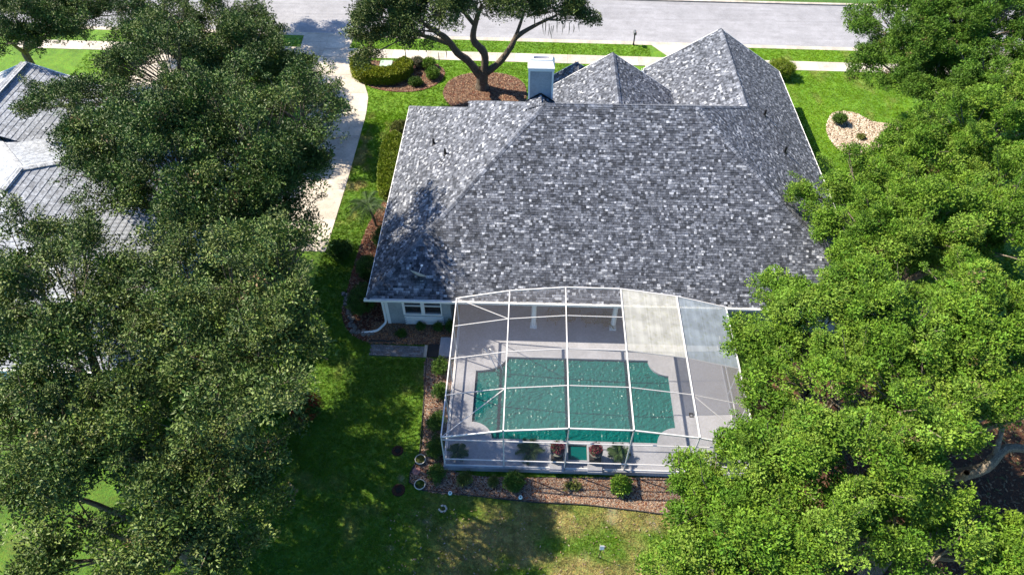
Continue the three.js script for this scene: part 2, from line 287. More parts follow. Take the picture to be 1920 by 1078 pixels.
{
  const chip = new THREE.BoxGeometry(0.09, 0.014, 0.03), cm = std(0xffffff, 0.95), cols = [[0.15, 0.08, 0.05], [0.21, 0.12, 0.07], [0.1, 0.055, 0.04], [0.29, 0.19, 0.12], [0.19, 0.14, 0.1]];
  const pale = [[0.26, 0.22, 0.19], [0.19, 0.12, 0.08], [0.3, 0.24, 0.18], [0.16, 0.11, 0.085], [0.33, 0.19, 0.11]];
  scatter('bark_chips', 'bark chips in the hedge bed by the driveway', chip, cm, 6000, inPoly(BED_FRONT), 0.04, [0.7, 1.8], cols);
  scatter('bark_chips_001', 'bark chips around the foot of the front oak', chip, cm, 6000, inPoly(BED_OAK), 0.04, [0.7, 1.8], cols);
  scatter('bark_chips_002', 'bark chips along the left side of the house', chip, cm, 5000, inPoly(BED_SIDE), 0.036, [0.7, 1.8], cols);
  scatter('bark_chips_003', 'bark chips under the rear windows', chip, cm, 5000, inPoly(BED_REAR), 0.044, [0.6, 1.6], [...cols, [0.42, 0.2, 0.08]]);
  scatter('bark_chips_004', 'bark chips and dry leaves in front of the pool screen', chip, cm, 18000, inPoly(BED_POOL), 0.04, [0.4, 1.15], pale);
  scatter('fallen_leaves', 'brown fallen leaves under the right hand oaks', chip, cm, 9000, inPoly(BED_OAKS), 0.04, [0.8, 2], [[0.12, 0.085, 0.055], [0.16, 0.12, 0.07], [0.08, 0.06, 0.04], [0.07, 0.09, 0.03], [0.22, 0.14, 0.08]]);
  { const ok = () => { for (;;) { const x = rr(-6, 8), z = rr(-13.6, -7); if (!inside(BED_POOL, x, z)) return [x, z]; } }; scatter('dry_leaves', 'dry leaves strewn over the rear lawn', chip, cm, 900, ok, 0.05, [0.5, 1.1], [...pale, [0.45, 0.33, 0.18]]); }
  scatter('shell_gravel', 'pale shell gravel', new THREE.IcosahedronGeometry(0.05, 0), cm, 6000, inPoly(GRAVEL), 0.04, [0.6, 1.5], [[0.46, 0.4, 0.32], [0.4, 0.33, 0.25], [0.3, 0.24, 0.18], [0.52, 0.46, 0.38], [0.2, 0.14, 0.09]]);
}

// ---------------------------------------------------------------- house
const E0 = 2.6, PITCH = 0.65, RZ = -33.49, EZ = -24.09, XL = -8.65, XR = 18.61;
const PAL = [[0.062, 0.074, 0.1], [0.12, 0.137, 0.178], [0.185, 0.208, 0.262], [0.25, 0.278, 0.342], [0.37, 0.404, 0.48], [0.6, 0.64, 0.72]];
const PALW = [0.17, 0.24, 0.27, 0.16, 0.09, 0.07];
function palIndex() { let r = rnd(), i = 0; while (i < 5 && r > PALW[i]) { r -= PALW[i]; i++; } return i; }
const shingleMats = PAL.map((c) => std(S(...c), 0.92, { map: grainTex, bumpMap: grainBump, bumpScale: 0.006 }));
function tabGeo(w, e, t) { // one shingle tab: x along the course, y out of the roof, -z up the slope, origin at its lower left
  const x0 = 0.003, x1 = w - 0.003, zt = -(e + 0.03), p = [];
  const A = [x0, t, 0], B = [x1, t, 0], Cc = [x1, 0.004, zt], D = [x0, 0.004, zt], A0 = [x0, -0.012, 0], B0 = [x1, -0.012, 0], C0 = [x1, -0.012, zt], D0 = [x0, -0.012, zt];
  for (const [a, b, c, d] of [[A, B, Cc, D], [A0, B0, B, A], [D0, A0, A, D], [B0, C0, Cc, B]]) p.push(...a, ...b, ...c, ...a, ...c, ...d);
  const g = new THREE.BufferGeometry(); g.setAttribute('position', new THREE.Float32BufferAttribute(p, 3));
  const uv = []; for (let i = 0; i < p.length; i += 3) uv.push(p[i], p[i + 2] + p[i + 1]); g.setAttribute('uv', new THREE.Float32BufferAttribute(uv, 2)); g.computeVertexNormals(); return g;
}
const WIDTHS = [0.1, 0.13, 0.15, 0.17, 0.2];
// poly: [x, y, z] corners of a roof plane; U along the eave. Tabs are laid course by course.
function layTabs(poly, U, out, o) {
  const P = poly.map((p) => V3(...p)), n = P[1].clone().sub(P[0]).cross(P[2].clone().sub(P[0])).normalize(); if (n.y < 0) n.negate();
  const Vv = n.clone().cross(U).normalize(); let Uu = U.clone(), up = Vv; if (up.y < 0) { Uu = U.clone().negate(); up = n.clone().cross(Uu); }
  const O = P[0], uvp = P.map((p) => { const d = p.clone().sub(O); return [d.dot(Uu), d.dot(up)]; }), vmin = Math.min(...uvp.map((q) => q[1])), vmax = Math.max(...uvp.map((q) => q[1]));
  const range = (v) => { const xs = []; for (let i = 0; i < uvp.length; i++) { const [a, b] = uvp[i], [c, d] = uvp[(i + 1) % uvp.length]; if ((v - b) * (v - d) < 0) xs.push(lerp(a, c, (v - b) / (d - b))); } return xs.length > 1 ? [Math.min(...xs), Math.max(...xs)] : null; };
  const base = new THREE.Matrix4().makeBasis(Uu, n, up.clone().negate());
  let row = 0;
  for (let v = vmin; v < vmax - 0.02; v += o.e, row++) {
    const R = range(Math.min(vmax - 0.01, v + o.e * 0.5)); if (!R) continue;
    let u = R[0] - (o.regular ? (row % 2) * o.regular / 2 : rnd() * 0.2), last = 2;
    while (u < R[1]) {
      const w = o.regular || pick(WIDTHS), a = Math.max(u, R[0]), b = Math.min(u + w, R[1]); u += w;
      if (b - a < 0.02) continue;
      const t = o.t[Math.floor(rnd() * o.t.length)]; let ci = palIndex(); if (rnd() < 0.12) ci = last; last = ci;
      const at = O.clone().addScaledVector(Uu, a).addScaledVector(up, v).addScaledVector(n, 0.014 + (o.regular ? rr(0, 0.004) : 0));
      out.push({ at, base, w: b - a, full: b - a > w - 1e-6, t, ci, row, e: o.e, v });
    }
  }
}
function buildTabs(tabs, parent, name, singles, colors, mats, mat) {
  const geos = {}, gget = (w, e, t) => geos[[w.toFixed(3), t]] ??= tabGeo(w, e, t);
  let left = singles; const pos = [], nor = [], uv = [], col = [], p = V3(0, 0, 0), nm = new THREE.Matrix3();
  for (const b of tabs) {
    if (left > 0 && b.full && b.single) {
      const m = mesh(name, gget(b.w, b.e, b.t), mats[b.ci], parent); m.matrix.copy(b.base).setPosition(b.at); m.matrix.decompose(m.position, m.quaternion, m.scale); left--; continue;
    }
    const g = b.full ? gget(b.w, b.e, b.t) : tabGeo(b.w, b.e, b.t), a = g.attributes.position.array, na = g.attributes.normal.array, k = rr(0.88, 1.12), c = colors[b.ci], ou = rr(0, 3), ov = rr(0, 3);
    for (let i = 0; i < a.length; i += 3) {
      p.set(a[i], a[i + 1], a[i + 2]).applyMatrix4(b.base).add(b.at); pos.push(p.x, p.y, p.z); uv.push(a[i] + ou, a[i + 2] + a[i + 1] + ov);
      p.set(na[i], na[i + 1], na[i + 2]).applyMatrix4(b.base); nor.push(p.x, p.y, p.z); col.push(c[0] * k, c[1] * k, c[2] * k);
    }
  }
  const g = new THREE.BufferGeometry();
  g.setAttribute('position', new THREE.Float32BufferAttribute(pos, 3)); g.setAttribute('normal', new THREE.Float32BufferAttribute(nor, 3)); g.setAttribute('uv', new THREE.Float32BufferAttribute(uv, 2)); g.setAttribute('color', new THREE.Float32BufferAttribute(col, 3));
  const m = mesh(name + 's', g, mat, parent); m.userData.kind = 'stuff'; return m;
}
function capRun(a, b, n1, n2, parent, name, o = {}) { // bent cap pieces along a ridge or hip
  const L = a.distanceTo(b), d = b.clone().sub(a).normalize(), step = o.step || 0.2, n = Math.max(1, Math.round(L / step)), pos = [], col = [], uv = [], w = o.w || 0.15, th = o.th || 0.035;
  const s1 = n1.clone().cross(d).normalize(), s2 = n2.clone().cross(d).normalize(); const mid = n1.clone().add(n2).normalize();
  if (s1.dot(n2) > 0) s1.negate(); if (s2.dot(n1) > 0) s2.negate();
  for (let i = 0; i < n; i++) {
    const p = a.clone().addScaledVector(d, L * i / n), q = a.clone().addScaledVector(d, L * (i + 1) / n + 0.03), c = o.color || PAL[1 + palIndex() % 4], k = rr(0.85, 1.2);
    const lift = (x, h) => x.clone().addScaledVector(mid, h), top = [lift(p, th + 0.03), lift(q, th + 0.008)];
    for (const [s, nn] of [[s1, n1], [s2, n2]]) {
      const e = [lift(p, 0).addScaledVector(s, w).addScaledVector(nn, th + 0.012), lift(q, 0).addScaledVector(s, w).addScaledVector(nn, th - 0.004)], e0 = [e[0].clone().addScaledVector(nn, -th - 0.02), e[1].clone().addScaledVector(nn, -th - 0.02)], t0 = lift(p, 0);
      for (const [A, B, C, D] of [[top[0], e[0], e[1], top[1]], [e[0], e0[0], e0[1], e[1]], [top[0], t0, e0[0], e[0]]]) for (const v of [A, B, C, A, C, D]) { pos.push(v.x, v.y, v.z); col.push(c[0] * k, c[1] * k, c[2] * k); uv.push(v.x + v.y, v.z + v.y * 0.5); }
    }
  }
  const g = new THREE.BufferGeometry(); g.setAttribute('position', new THREE.Float32BufferAttribute(pos, 3)); g.setAttribute('color', new THREE.Float32BufferAttribute(col, 3)); g.setAttribute('uv', new THREE.Float32BufferAttribute(uv, 2)); g.computeVertexNormals();
  return mesh(name, g, o.mat || M.cap, parent);
}
function planeGeo(poly, drop) {
  const P = poly.map((p) => V3(...p)), n = P[1].clone().sub(P[0]).cross(P[2].clone().sub(P[0])).normalize(), up = n.y < 0 ? -1 : 1, pos = [];
  const q = P.map((p) => p.clone().addScaledVector(n, -drop * up));
  const flatp = q.map((p) => new THREE.Vector2(p.x, p.z)), tri = THREE.ShapeUtils.triangulateShape(flatp, []);
  for (const t of tri) for (const i of t) pos.push(q[i].x, q[i].y, q[i].z);
  const g = new THREE.BufferGeometry(); g.setAttribute('position', new THREE.Float32BufferAttribute(pos, 3)); g.setAttribute('uv', new THREE.Float32BufferAttribute(pos.flatMap((v, i) => i % 3 === 0 ? [v, pos[i + 2]] : []), 2)); g.computeVertexNormals(); return g;
}
const house = thing('house', 'large house with grey shingle hip roof and garage gable', 'house');
{
  const hR = (x) => E0 + PITCH * (XR - x), hL = (x) => E0 + PITCH * (x - XL), hB = (z) => E0 + PITCH * (EZ - z), hF = (z) => E0 + PITCH * (z + 42.89);
  const TOP = hB(RZ), XA = 0.75, XB = 9.21, GX = 13.53, GH = hR(GX), GZ = -47.55, NX = 5.41, NH = 6.4, NZ = -43.1, QX = 3.16, QH = 4.6, QZ = -44.9;
  const F = {
    rear: [[XL, E0, EZ], [XR, E0, EZ], [XB, TOP, RZ], [XA, TOP, RZ]],
    left: [[XL, E0, EZ], [XL, E0, -42.07], [-4, hL(-4), -37.42], [-4, hL(-4), -38.24], [XA, TOP, RZ]],
    right: [[XR, E0, EZ], [XB, TOP, RZ], [GX, GH, -37.81], [GX, GH, GZ], [XR, E0, GZ]],
    garageLeft: [[GX, GH, -37.81], [8.45, E0, -42.89], [8.45, E0, GZ], [GX, GH, GZ]],
    front: [[-4, E0, -42.89], [XR, E0, -42.89], [XB, TOP, RZ], [XA, TOP, RZ], [-4, hF(-38.24), -38.24]],
    frontLeft: [[XL, E0, -42.07], [-4, E0, -42.07], [-4, hL(-4), -37.42]],
    entryLeft: [[NX, NH, -37.04], [NX - 5.85, E0, -42.89], [NX - 5.85, E0, NZ], [NX, NH, NZ]],
    entryRight: [[NX, NH, -37.04], [9.8, NH - PITCH * (9.8 - NX), -41.43], [9.8, NH - PITCH * (9.8 - NX), NZ], [NX, NH, NZ]],
    porchLeft: [[QX, QH, -42.6], [QX - 3.08, E0, -42.6], [QX - 3.08, E0, QZ], [QX, QH, QZ]],
    porchRight: [[QX, QH, -42.6], [QX + 3.08, E0, -42.6], [QX + 3.08, E0, QZ], [QX, QH, QZ]],
  };
  const roof = part('roof', house); roof.userData.label = 'grey blended shingle hip roof';
  const tabs = [], X = V3(1, 0, 0), Z = V3(0, 0, 1), o = { e: 0.146, t: [0.012, 0.02, 0.03] };
  for (const k of ['rear', 'front', 'frontLeft']) layTabs(F[k], X, tabs, o);
  const rearTabs = tabs.filter((b) => b.at.z > -25.1 && b.at.x < 9 && b.row > 0); rearTabs.forEach((b) => { b.single = true; });
  for (const k of ['left', 'right', 'garageLeft', 'entryLeft', 'entryRight', 'porchLeft', 'porchRight']) layTabs(F[k], Z, tabs, o);
  buildTabs(tabs, roof, 'shingle', 300, PAL, shingleMats, M.shingles);
  mesh('roof_deck', merge(Object.values(F).map((p) => planeGeo(p, 0.012))), M.roofDeck, roof);
  const nB = V3(0, 1, PITCH).normalize(), nF = V3(0, 1, -PITCH).normalize(), nL = V3(-PITCH, 1, 0).normalize(), nR = V3(PITCH, 1, 0).normalize();
  const pt = (p) => V3(...p);
  capRun(pt([XL, E0, EZ]), pt([XA, TOP, RZ]), nB, nL, roof, 'hip_cap');
  capRun(pt([XR, E0, EZ]), pt([XB, TOP, RZ]), nB, nR, roof, 'hip_cap');
  capRun(pt([XL, E0, -42.07]), pt([-4, hL(-4), -37.42]), nF, nL, roof, 'hip_cap');
  capRun(pt([-4, hL(-4), -38.24]), pt([XA, TOP, RZ]), nF, nL, roof, 'hip_cap');
  capRun(pt([GX, GH, -37.81]), pt([XB, TOP, RZ]), nF, nR, roof, 'hip_cap');
  capRun(pt([XA, TOP, RZ]), pt([XB, TOP, RZ]), nB, nF, roof, 'ridge_cap');
  capRun(pt([GX, GH, GZ]), pt([GX, GH, -37.81]), nL, nR, roof, 'ridge_cap', { w: 0.19, th: 0.06 });
  capRun(pt([NX, NH, NZ]), pt([NX, NH, -37.04]), nL, nR, roof, 'ridge_cap', { w: 0.19, th: 0.06 });
  capRun(pt([QX, QH, QZ]), pt([QX, QH, -43.1]), nL, nR, roof, 'ridge_cap');
  // step between the two front slopes, and rake boards on the gables
  { const g = new THREE.BufferGeometry(), y0 = hL(-4); g.setAttribute('position', new THREE.Float32BufferAttribute([-4, y0, -38.24, -4, y0, -37.42, -4, E0, -42.07, -4, y0, -38.24, -4, E0, -42.07, -4, E0, -42.89], 3)); g.setAttribute('uv', new THREE.Float32BufferAttribute([0, 0, 1, 0, 1, 1, 0, 0, 1, 1, 0, 1], 2)); g.computeVertexNormals(); mesh('step_flashing', g, M.roofDeck, roof); }
  const rake = (x, h, z, half) => [-1, 1].map((s) => bar(V3(x, h - 0.05, z - 0.02), V3(x + s * half, h - PITCH * half - 0.05, z - 0.02), 0.04, 0.18));
  mesh('rake_board', merge(rake(GX, GH, GZ, 5.08)), M.white, roof); mesh('rake_board', merge(rake(NX, NH, NZ, 4.4)), M.white, roof); mesh('rake_board', merge(rake(QX, QH, QZ, 3.08)), M.white, roof);
  // soffits close the eaves underneath
  mesh('soffit', merge([box(XL + 0.02, XL + 0.9, E0 - 0.16, E0 - 0.12, -42.0, EZ - 0.02), box(XL + 0.9, XR - 0.9, E0 - 0.16, E0 - 0.12, -24.5, EZ - 0.02), box(XR - 0.9, XR - 0.02, E0 - 0.16, E0 - 0.12, GZ + 0.02, EZ - 0.02), box(XL + 0.9, -4, E0 - 0.16, E0 - 0.12, -42.0, -41.4), box(-4, XR - 0.9, E0 - 0.16, E0 - 0.12, -42.8, -41.4)]), M.soffit, roof);
  // gutters: open channels with a white lip
  const gut = (name, a, b, side) => { // side: outward unit vector
    const d = b.clone().sub(a), S0 = side, L = [];
    const sh = (off, y) => [a.clone().addScaledVector(S0, off).setY(y), b.clone().addScaledVector(S0, off).setY(y)];
    L.push(bar(...sh(0.15, E0 - 0.045), 0.022, 0.13), bar(...sh(0.02, E0 - 0.055), 0.03, 0.14), bar(...sh(0.085, E0 - 0.11), 0.15, 0.02), bar(...sh(0.15, E0 + 0.027), 0.04, 0.016));
    const gp = mesh(name, merge(L), M.white, house);
    const n = Math.floor(d.length() / 1.8); for (let i = 0; i < n; i++) { const p = a.clone().addScaledVector(d, (i + 0.5) / n); mesh('hanger', bar(p.clone().setY(E0 + 0.01), p.clone().addScaledVector(S0, 0.15).setY(E0 + 0.01), 0.03, 0.012), M.white, gp); }
  };
  gut('gutter', V3(XL - 0.14, 0, EZ), V3(XR, 0, EZ), V3(0, 0, 1));
  for (const [x, z] of [[XL - 0.025, -42.07], [XR + 0.03, GZ]]) mesh('drip_edge', bar(V3(x, E0 - 0.04, z), V3(x, E0 - 0.04, EZ), x < 0 ? 0.05 : 0.07, 0.13), M.white, house);
  gut('gutter', V3(8.45, 0, GZ), V3(8.45, 0, -44), V3(-1, 0, 0));
  // walls with thickness
  const wt = E0 - 0.16, WL = -7.84, WZ = -24.42, WR = 17.8;
  const wall = (name, ...b) => mesh(name, merge(b), M.stucco, house);
  const wx0 = -6.8, wx1 = -4.72, wy0 = 0.95, wy1 = 2.25;
  wall('rear_wall', box(WL, wx0, 0, wt, WZ - 0.2, WZ), box(wx1, -4.2, 0, wt, WZ - 0.2, WZ), box(wx0, wx1, 0, wy0, WZ - 0.2, WZ), box(wx0, wx1, wy1, wt, WZ - 0.2, WZ));
  wall('side_wall', box(WL, WL + 0.2, 0, wt, -41.3, WZ - 0.2));
  wall('side_wall', box(WR - 0.2, WR, 0, wt, -46.9, WZ - 0.2));
  wall('front_wall', box(WL + 0.2, 8.8, 0, wt, -41.5, -41.3));
  wall('garage_wall', box(8.9, WR, 0, wt, -46.9, -46.7)); wall('garage_wall', box(8.9, 9.1, 0, wt, -46.7, -41.5));
  wall('lanai_wall', box(-4.4, -4.2, 0, wt, -27.8, WZ - 0.2)); wall('lanai_wall', box(-4.2, 10.6, 0, wt, -28, -27.8)); wall('lanai_wall', box(10.6, 10.8, 0, wt, -27.8, WZ)); wall('rear_wall', box(10.8, WR, 0, wt, WZ - 0.2, WZ));
  for (const [x, h, z, half] of [[GX, GH, GZ + 0.2, 4.9], [NX, NH, NZ + 0.1, 4.3], [QX, QH, QZ + 0.1, 2.9]]) {
    const s = new THREE.Shape(); s.moveTo(-half, 0); s.lineTo(half, 0); s.lineTo(half, h - 0.15 - PITCH * half); s.lineTo(0, h - 0.15); s.lineTo(-half, h - 0.15 - PITCH * half);
    mesh('gable_wall', new THREE.ExtrudeGeometry(s, { depth: 0.15, bevelEnabled: false }), M.stucco, house, [x, 0, z]);
  }
  mesh('lanai_ceiling', box(-4.2, 10.6, wt, wt + 0.04, -27.8, WZ), M.soffit, house);
  mesh('corner_board', box(WL - 0.02, WL + 0.16, 0.02, wt, WZ - 0.16, WZ + 0.02), M.white, house);
  // rear window pair
  const win = part('window', house);
  const fr = []; const zf = WZ + 0.01;
  fr.push(box(wx0 - 0.08, wx0 + 0.04, wy0 - 0.06, wy1 + 0.06, zf - 0.1, zf + 0.03), box(wx1 - 0.04, wx1 + 0.02, wy0 - 0.06, wy1 + 0.06, zf - 0.1, zf + 0.03), box(-5.86, -5.66, wy0, wy1, zf - 0.1, zf + 0.028), box(wx0 + 0.04, wx1 - 0.04, wy0 - 0.06, wy0 + 0.03, zf - 0.1, zf + 0.045), box(wx0 + 0.04, wx1 - 0.04, wy1 - 0.04, wy1 + 0.06, zf - 0.1, zf + 0.026));
  for (const [a, b] of [[wx0 + 0.04, -5.86], [-5.66, wx1 - 0.04]]) fr.push(box(a, b, 1.62, 1.675, zf - 0.09, zf + 0.012));
  mesh('frame', merge(fr), M.white, win);
  for (const [a, b] of [[wx0 + 0.04, -5.86], [-5.66, wx1 - 0.04]]) for (const [c, d] of [[wy0 + 0.03, 1.62], [1.675, wy1 - 0.04]]) mesh('pane', box(a, b, c, d, zf - 0.08, zf - 0.06), M.glass, win);
  const ledge = part('brick_ledge', house), bg = rbox(0.19, 0.085, 0.06, 0.008);
  for (let r = 0; r < 7; r++) for (let i = 0; i < 11; i++) { const x = wx0 + 0.05 + i * 0.2 + (r % 2) * 0.09; if (x < wx1) mesh('brick', bg, M.white, ledge, [x, 0.12 + r * 0.1, WZ + 0.02]); }
  // downspout with a splash elbow
  const ds = part('downspout', house);
  mesh('pipe', box(-8.0, -7.88, 0.35, E0 - 0.35, WZ - 0.02, WZ + 0.08), M.white, ds);
  mesh('upper_elbow', bar(V3(-7.95, E0 - 0.36, WZ + 0.03), V3(-8.1, E0 - 0.1, EZ + 0.05), 0.1, 0.1), M.white, ds);
  mesh('lower_elbow', tube(curve([V3(-7.94, 0.42, WZ + 0.03), V3(-7.98, 0.25, WZ + 0.12), V3(-8.15, 0.17, WZ + 0.34), V3(-8.4, 0.13, WZ + 0.6), V3(-9.25, 0.07, WZ + 0.75)], 14), Array(15).fill(0.07), 8), M.white, ds);
  // lanai columns, doors
  for (const x of [0.42, 4.86, 8.6]) { const c = part('column', house); mesh('shaft', new THREE.CylinderGeometry(0.13, 0.15, wt - 0.4, 20), M.white, c, [x, 0.35 + (wt - 0.4) / 2, -24.25]); mesh('base', rbox(0.4, 0.12, 0.4), M.white, c, [x, 0.41, -24.25]); mesh('capital', rbox(0.36, 0.1, 0.36), M.white, c, [x, wt - 0.06, -24.25]); }
  for (const [a, b] of [[-2.6, 0], [0.4, 4.4], [5.2, 8.8]]) { const d = part('sliding_door', house); mesh('pane', box(a + 0.06, b - 0.06, 0.42, 2.3, -27.8, -27.77), M.glass, d); mesh('frame', merge([box(a, a + 0.06, 0.36, 2.36, -27.8, -27.73), box(b - 0.06, b, 0.36, 2.36, -27.8, -27.73), box(a + 0.06, b - 0.06, 2.3, 2.36, -27.8, -27.73), box((a + b) / 2 - 0.04, (a + b) / 2 + 0.04, 0.42, 2.3, -27.77, -27.74)]), M.white, d); }
  // garage door on the street side
  const gd = part('garage_door', house); for (let r = 0; r < 4; r++) mesh('panel', rbox(4.8, 0.52, 0.05), M.white, gd, [13.5, 0.33 + r * 0.54, -46.93]);
  // chimney with a tapered white hood and a dark slot
  const ch = part('chimney', house), cx = 0.5, cz = -35.1;
  mesh('stack', box(cx - 0.68, cx + 0.68, 6, 10.22, cz - 0.5, cz + 0.5), M.chimney, ch);
  mesh('corner_trim', merge([-1, 1].map((s) => box(cx + s * 0.66 - 0.05, cx + s * 0.66 + 0.05, 6, 10.2, cz + 0.46, cz + 0.53))), std(S(0.62, 0.66, 0.68), 0.7), ch);
  mesh('collar', box(cx - 0.73, cx + 0.73, 10.1, 10.3, cz - 0.55, cz + 0.55), std(S(0.55, 0.6, 0.64), 0.7), ch);
  { const f = (y, w, d) => [[-w, y, d], [w, y, d], [w, y, -d], [-w, y, -d]], a = f(10.3, 0.75, 0.57), b = f(10.58, 0.62, 0.24), c = f(10.64, 0.6, 0.22), d = f(10.64, 0.46, 0.15), e = f(10.42, 0.46, 0.15), p = [];
    const ring = (l, m) => { for (let i = 0; i < 4; i++) { const j = (i + 1) % 4; p.push(...l[i], ...l[j], ...m[j], ...l[i], ...m[j], ...m[i]); } };
    ring(a, b); ring(b, c); ring(c, d); ring(d, e);
    const g = new THREE.BufferGeometry(); g.setAttribute('position', new THREE.Float32BufferAttribute(p, 3)); g.setAttribute('uv', new THREE.Float32BufferAttribute(Array(p.length / 3 * 2).fill(0).map((_, i) => p[Math.floor(i / 2) * 3 + (i % 2)]), 2)); g.computeVertexNormals();
    const hood = mesh('hood', g, M.white, ch, [cx, 0, cz]); mesh('flue', box(-0.46, 0.46, 10.36, 10.42, -0.15, 0.15), std(S(0.08, 0.03, 0.025), 0.9), hood); }
  // cricket saddle behind the chimney
  { const y1 = 8.6, w = 0.82, cp = [[cx, y1, cz + 0.5], [cx, y1 - 0.05, RZ], [cx - w, y1 - PITCH * w, RZ - 0.3], [cx - w, y1 - PITCH * w, cz + 0.5]], cq = [[cx, y1, cz + 0.5], [cx, y1 - 0.05, RZ], [cx + w, y1 - PITCH * w, RZ - 0.3], [cx + w, y1 - PITCH * w, cz + 0.5]];
    const t2 = []; layTabs(cp, Z, t2, o); layTabs(cq, Z, t2, o); const ck = part('cricket', house); { const sh = new THREE.Shape(); sh.moveTo(-w, 0); sh.lineTo(w, 0); sh.lineTo(w, y1 - PITCH * w - 7.4); sh.lineTo(0, y1 - 7.4 - 0.03); sh.lineTo(-w, y1 - PITCH * w - 7.4); const pg = new THREE.ExtrudeGeometry(sh, { depth: 0.9, bevelEnabled: false }); mesh('saddle', pg, shingleMats[2], ck, [cx, 7.38, cz + 0.5]); } buildTabs(t2, ck, 'shingle', 0, PAL, shingleMats, M.shingles); mesh('deck', merge([planeGeo(cp, 0.01), planeGeo(cq, 0.01)]), M.roofDeck, ck);
    mesh('flashing', merge([bar(V3(cx, y1 + 0.07, cz + 0.53), V3(cx - w, y1 + 0.07 - PITCH * w, cz + 0.53), 0.05, 0.1), bar(V3(cx, y1 + 0.07, cz + 0.53), V3(cx + w, y1 + 0.07 - PITCH * w, cz + 0.53), 0.05, 0.1)]), M.darkMetal, ck); }
  // roof vents
  for (const [x, z, f] of [[-6.1, -35.5, 'l'], [-5.15, -33.7, 'l'], [15.0, -38.3, 'r'], [15.7, -35.1, 'r']]) {
    const y = f === 'l' ? hL(x) : hR(x), v = part('roof_vent', house); mesh('pipe', new THREE.CylinderGeometry(0.07, 0.08, 0.5, 10), M.darkMetal, v, [x, y + 0.2, z]);
    const b = mesh('boot', new THREE.CylinderGeometry(0.1, 0.22, 0.1, 12), M.darkMetal, v, [x, y + 0.04, z]); b.rotation.z = (f === 'l' ? 1 : -1) * Math.atan(PITCH);
  }
}

// satellite dish standing on the rear slope
{
  const d = thing('satellite_dish', 'thin grey satellite dish on the shaded rear roof corner', 'satellite dish', [-5.75, 3.2, -25.0]);
  const pts = []; for (let i = 0; i <= 8; i++) { const r = 0.46 * i / 8; pts.push(new THREE.Vector2(r, 0.24 * r * r / 0.46)); } for (let i = 8; i >= 0; i--) { const r = 0.46 * i / 8; pts.push(new THREE.Vector2(r, 0.24 * r * r / 0.46 - 0.015)); }
  const bowl = mesh('dish', new THREE.LatheGeometry(pts, 28), std(S(0.5, 0.52, 0.55), 0.45), d, [-0.1, 0.5, 0.15]); bowl.quaternion.setFromUnitVectors(V3(0, 1, 0), V3(0.32, 0.56, -0.76).normalize());
  mesh('mast', tube([V3(0.05, -0.1, 0), V3(0.02, 0.25, 0.02), V3(-0.08, 0.48, 0.16)], [0.03, 0.03, 0.025], 8), M.steel, d);
  mesh('feed_arm', tube([V3(-0.1, 0.5, 0.14), V3(0.08, 0.78, -0.26)], [0.016, 0.014], 6), M.white, d);
  mesh('feed_horn', rbox(0.13, 0.07, 0.12), M.white, d, [0.09, 0.8, -0.28]);
  mesh('foot', rbox(0.2, 0.03, 0.2), M.steel, d, [0.05, -0.02, 0]);
}

// ---------------------------------------------------------------- pool, deck and screen enclosure
const DY = 0.35, WY = 0.2;
function poolOutline() {
  const x0 = -2.62, x1 = 7.63, zt = -22.08, zb = -17.1, p = [];
  const arc = (cx, cz, rx, rz, a0, a1) => { for (let i = 0; i <= 12; i++) { const a = lerp(a0, a1, i / 12); p.push([cx + rx * Math.cos(a), cz + rz * Math.sin(a)]); } };
  arc(x0, zt, 1.6, 0.95, 0, Math.PI / 2);            // concave corners, back left
  arc(x0, zb, 1.05, 0.92, -Math.PI / 2, 0);          // front left
  arc(x1, zb, 1.0, 0.88, Math.PI, 1.5 * Math.PI);    // front right
  arc(x1, zt, 1.0, 0.98, Math.PI / 2, Math.PI);      // back right
  return p;
}
const POOL = poolOutline(), BASIN = [[2.18, -16.75], [3.1, -16.75], [3.1, -15.92], [2.18, -15.92]];
struct('pool_deck', slabGeo([[-3.82, -27.8], [10.65, -27.8], [10.65, -15.5], [-3.82, -15.5]], -0.2, DY, [POOL, BASIN]), M.deck, 'pale grey concrete pool deck');
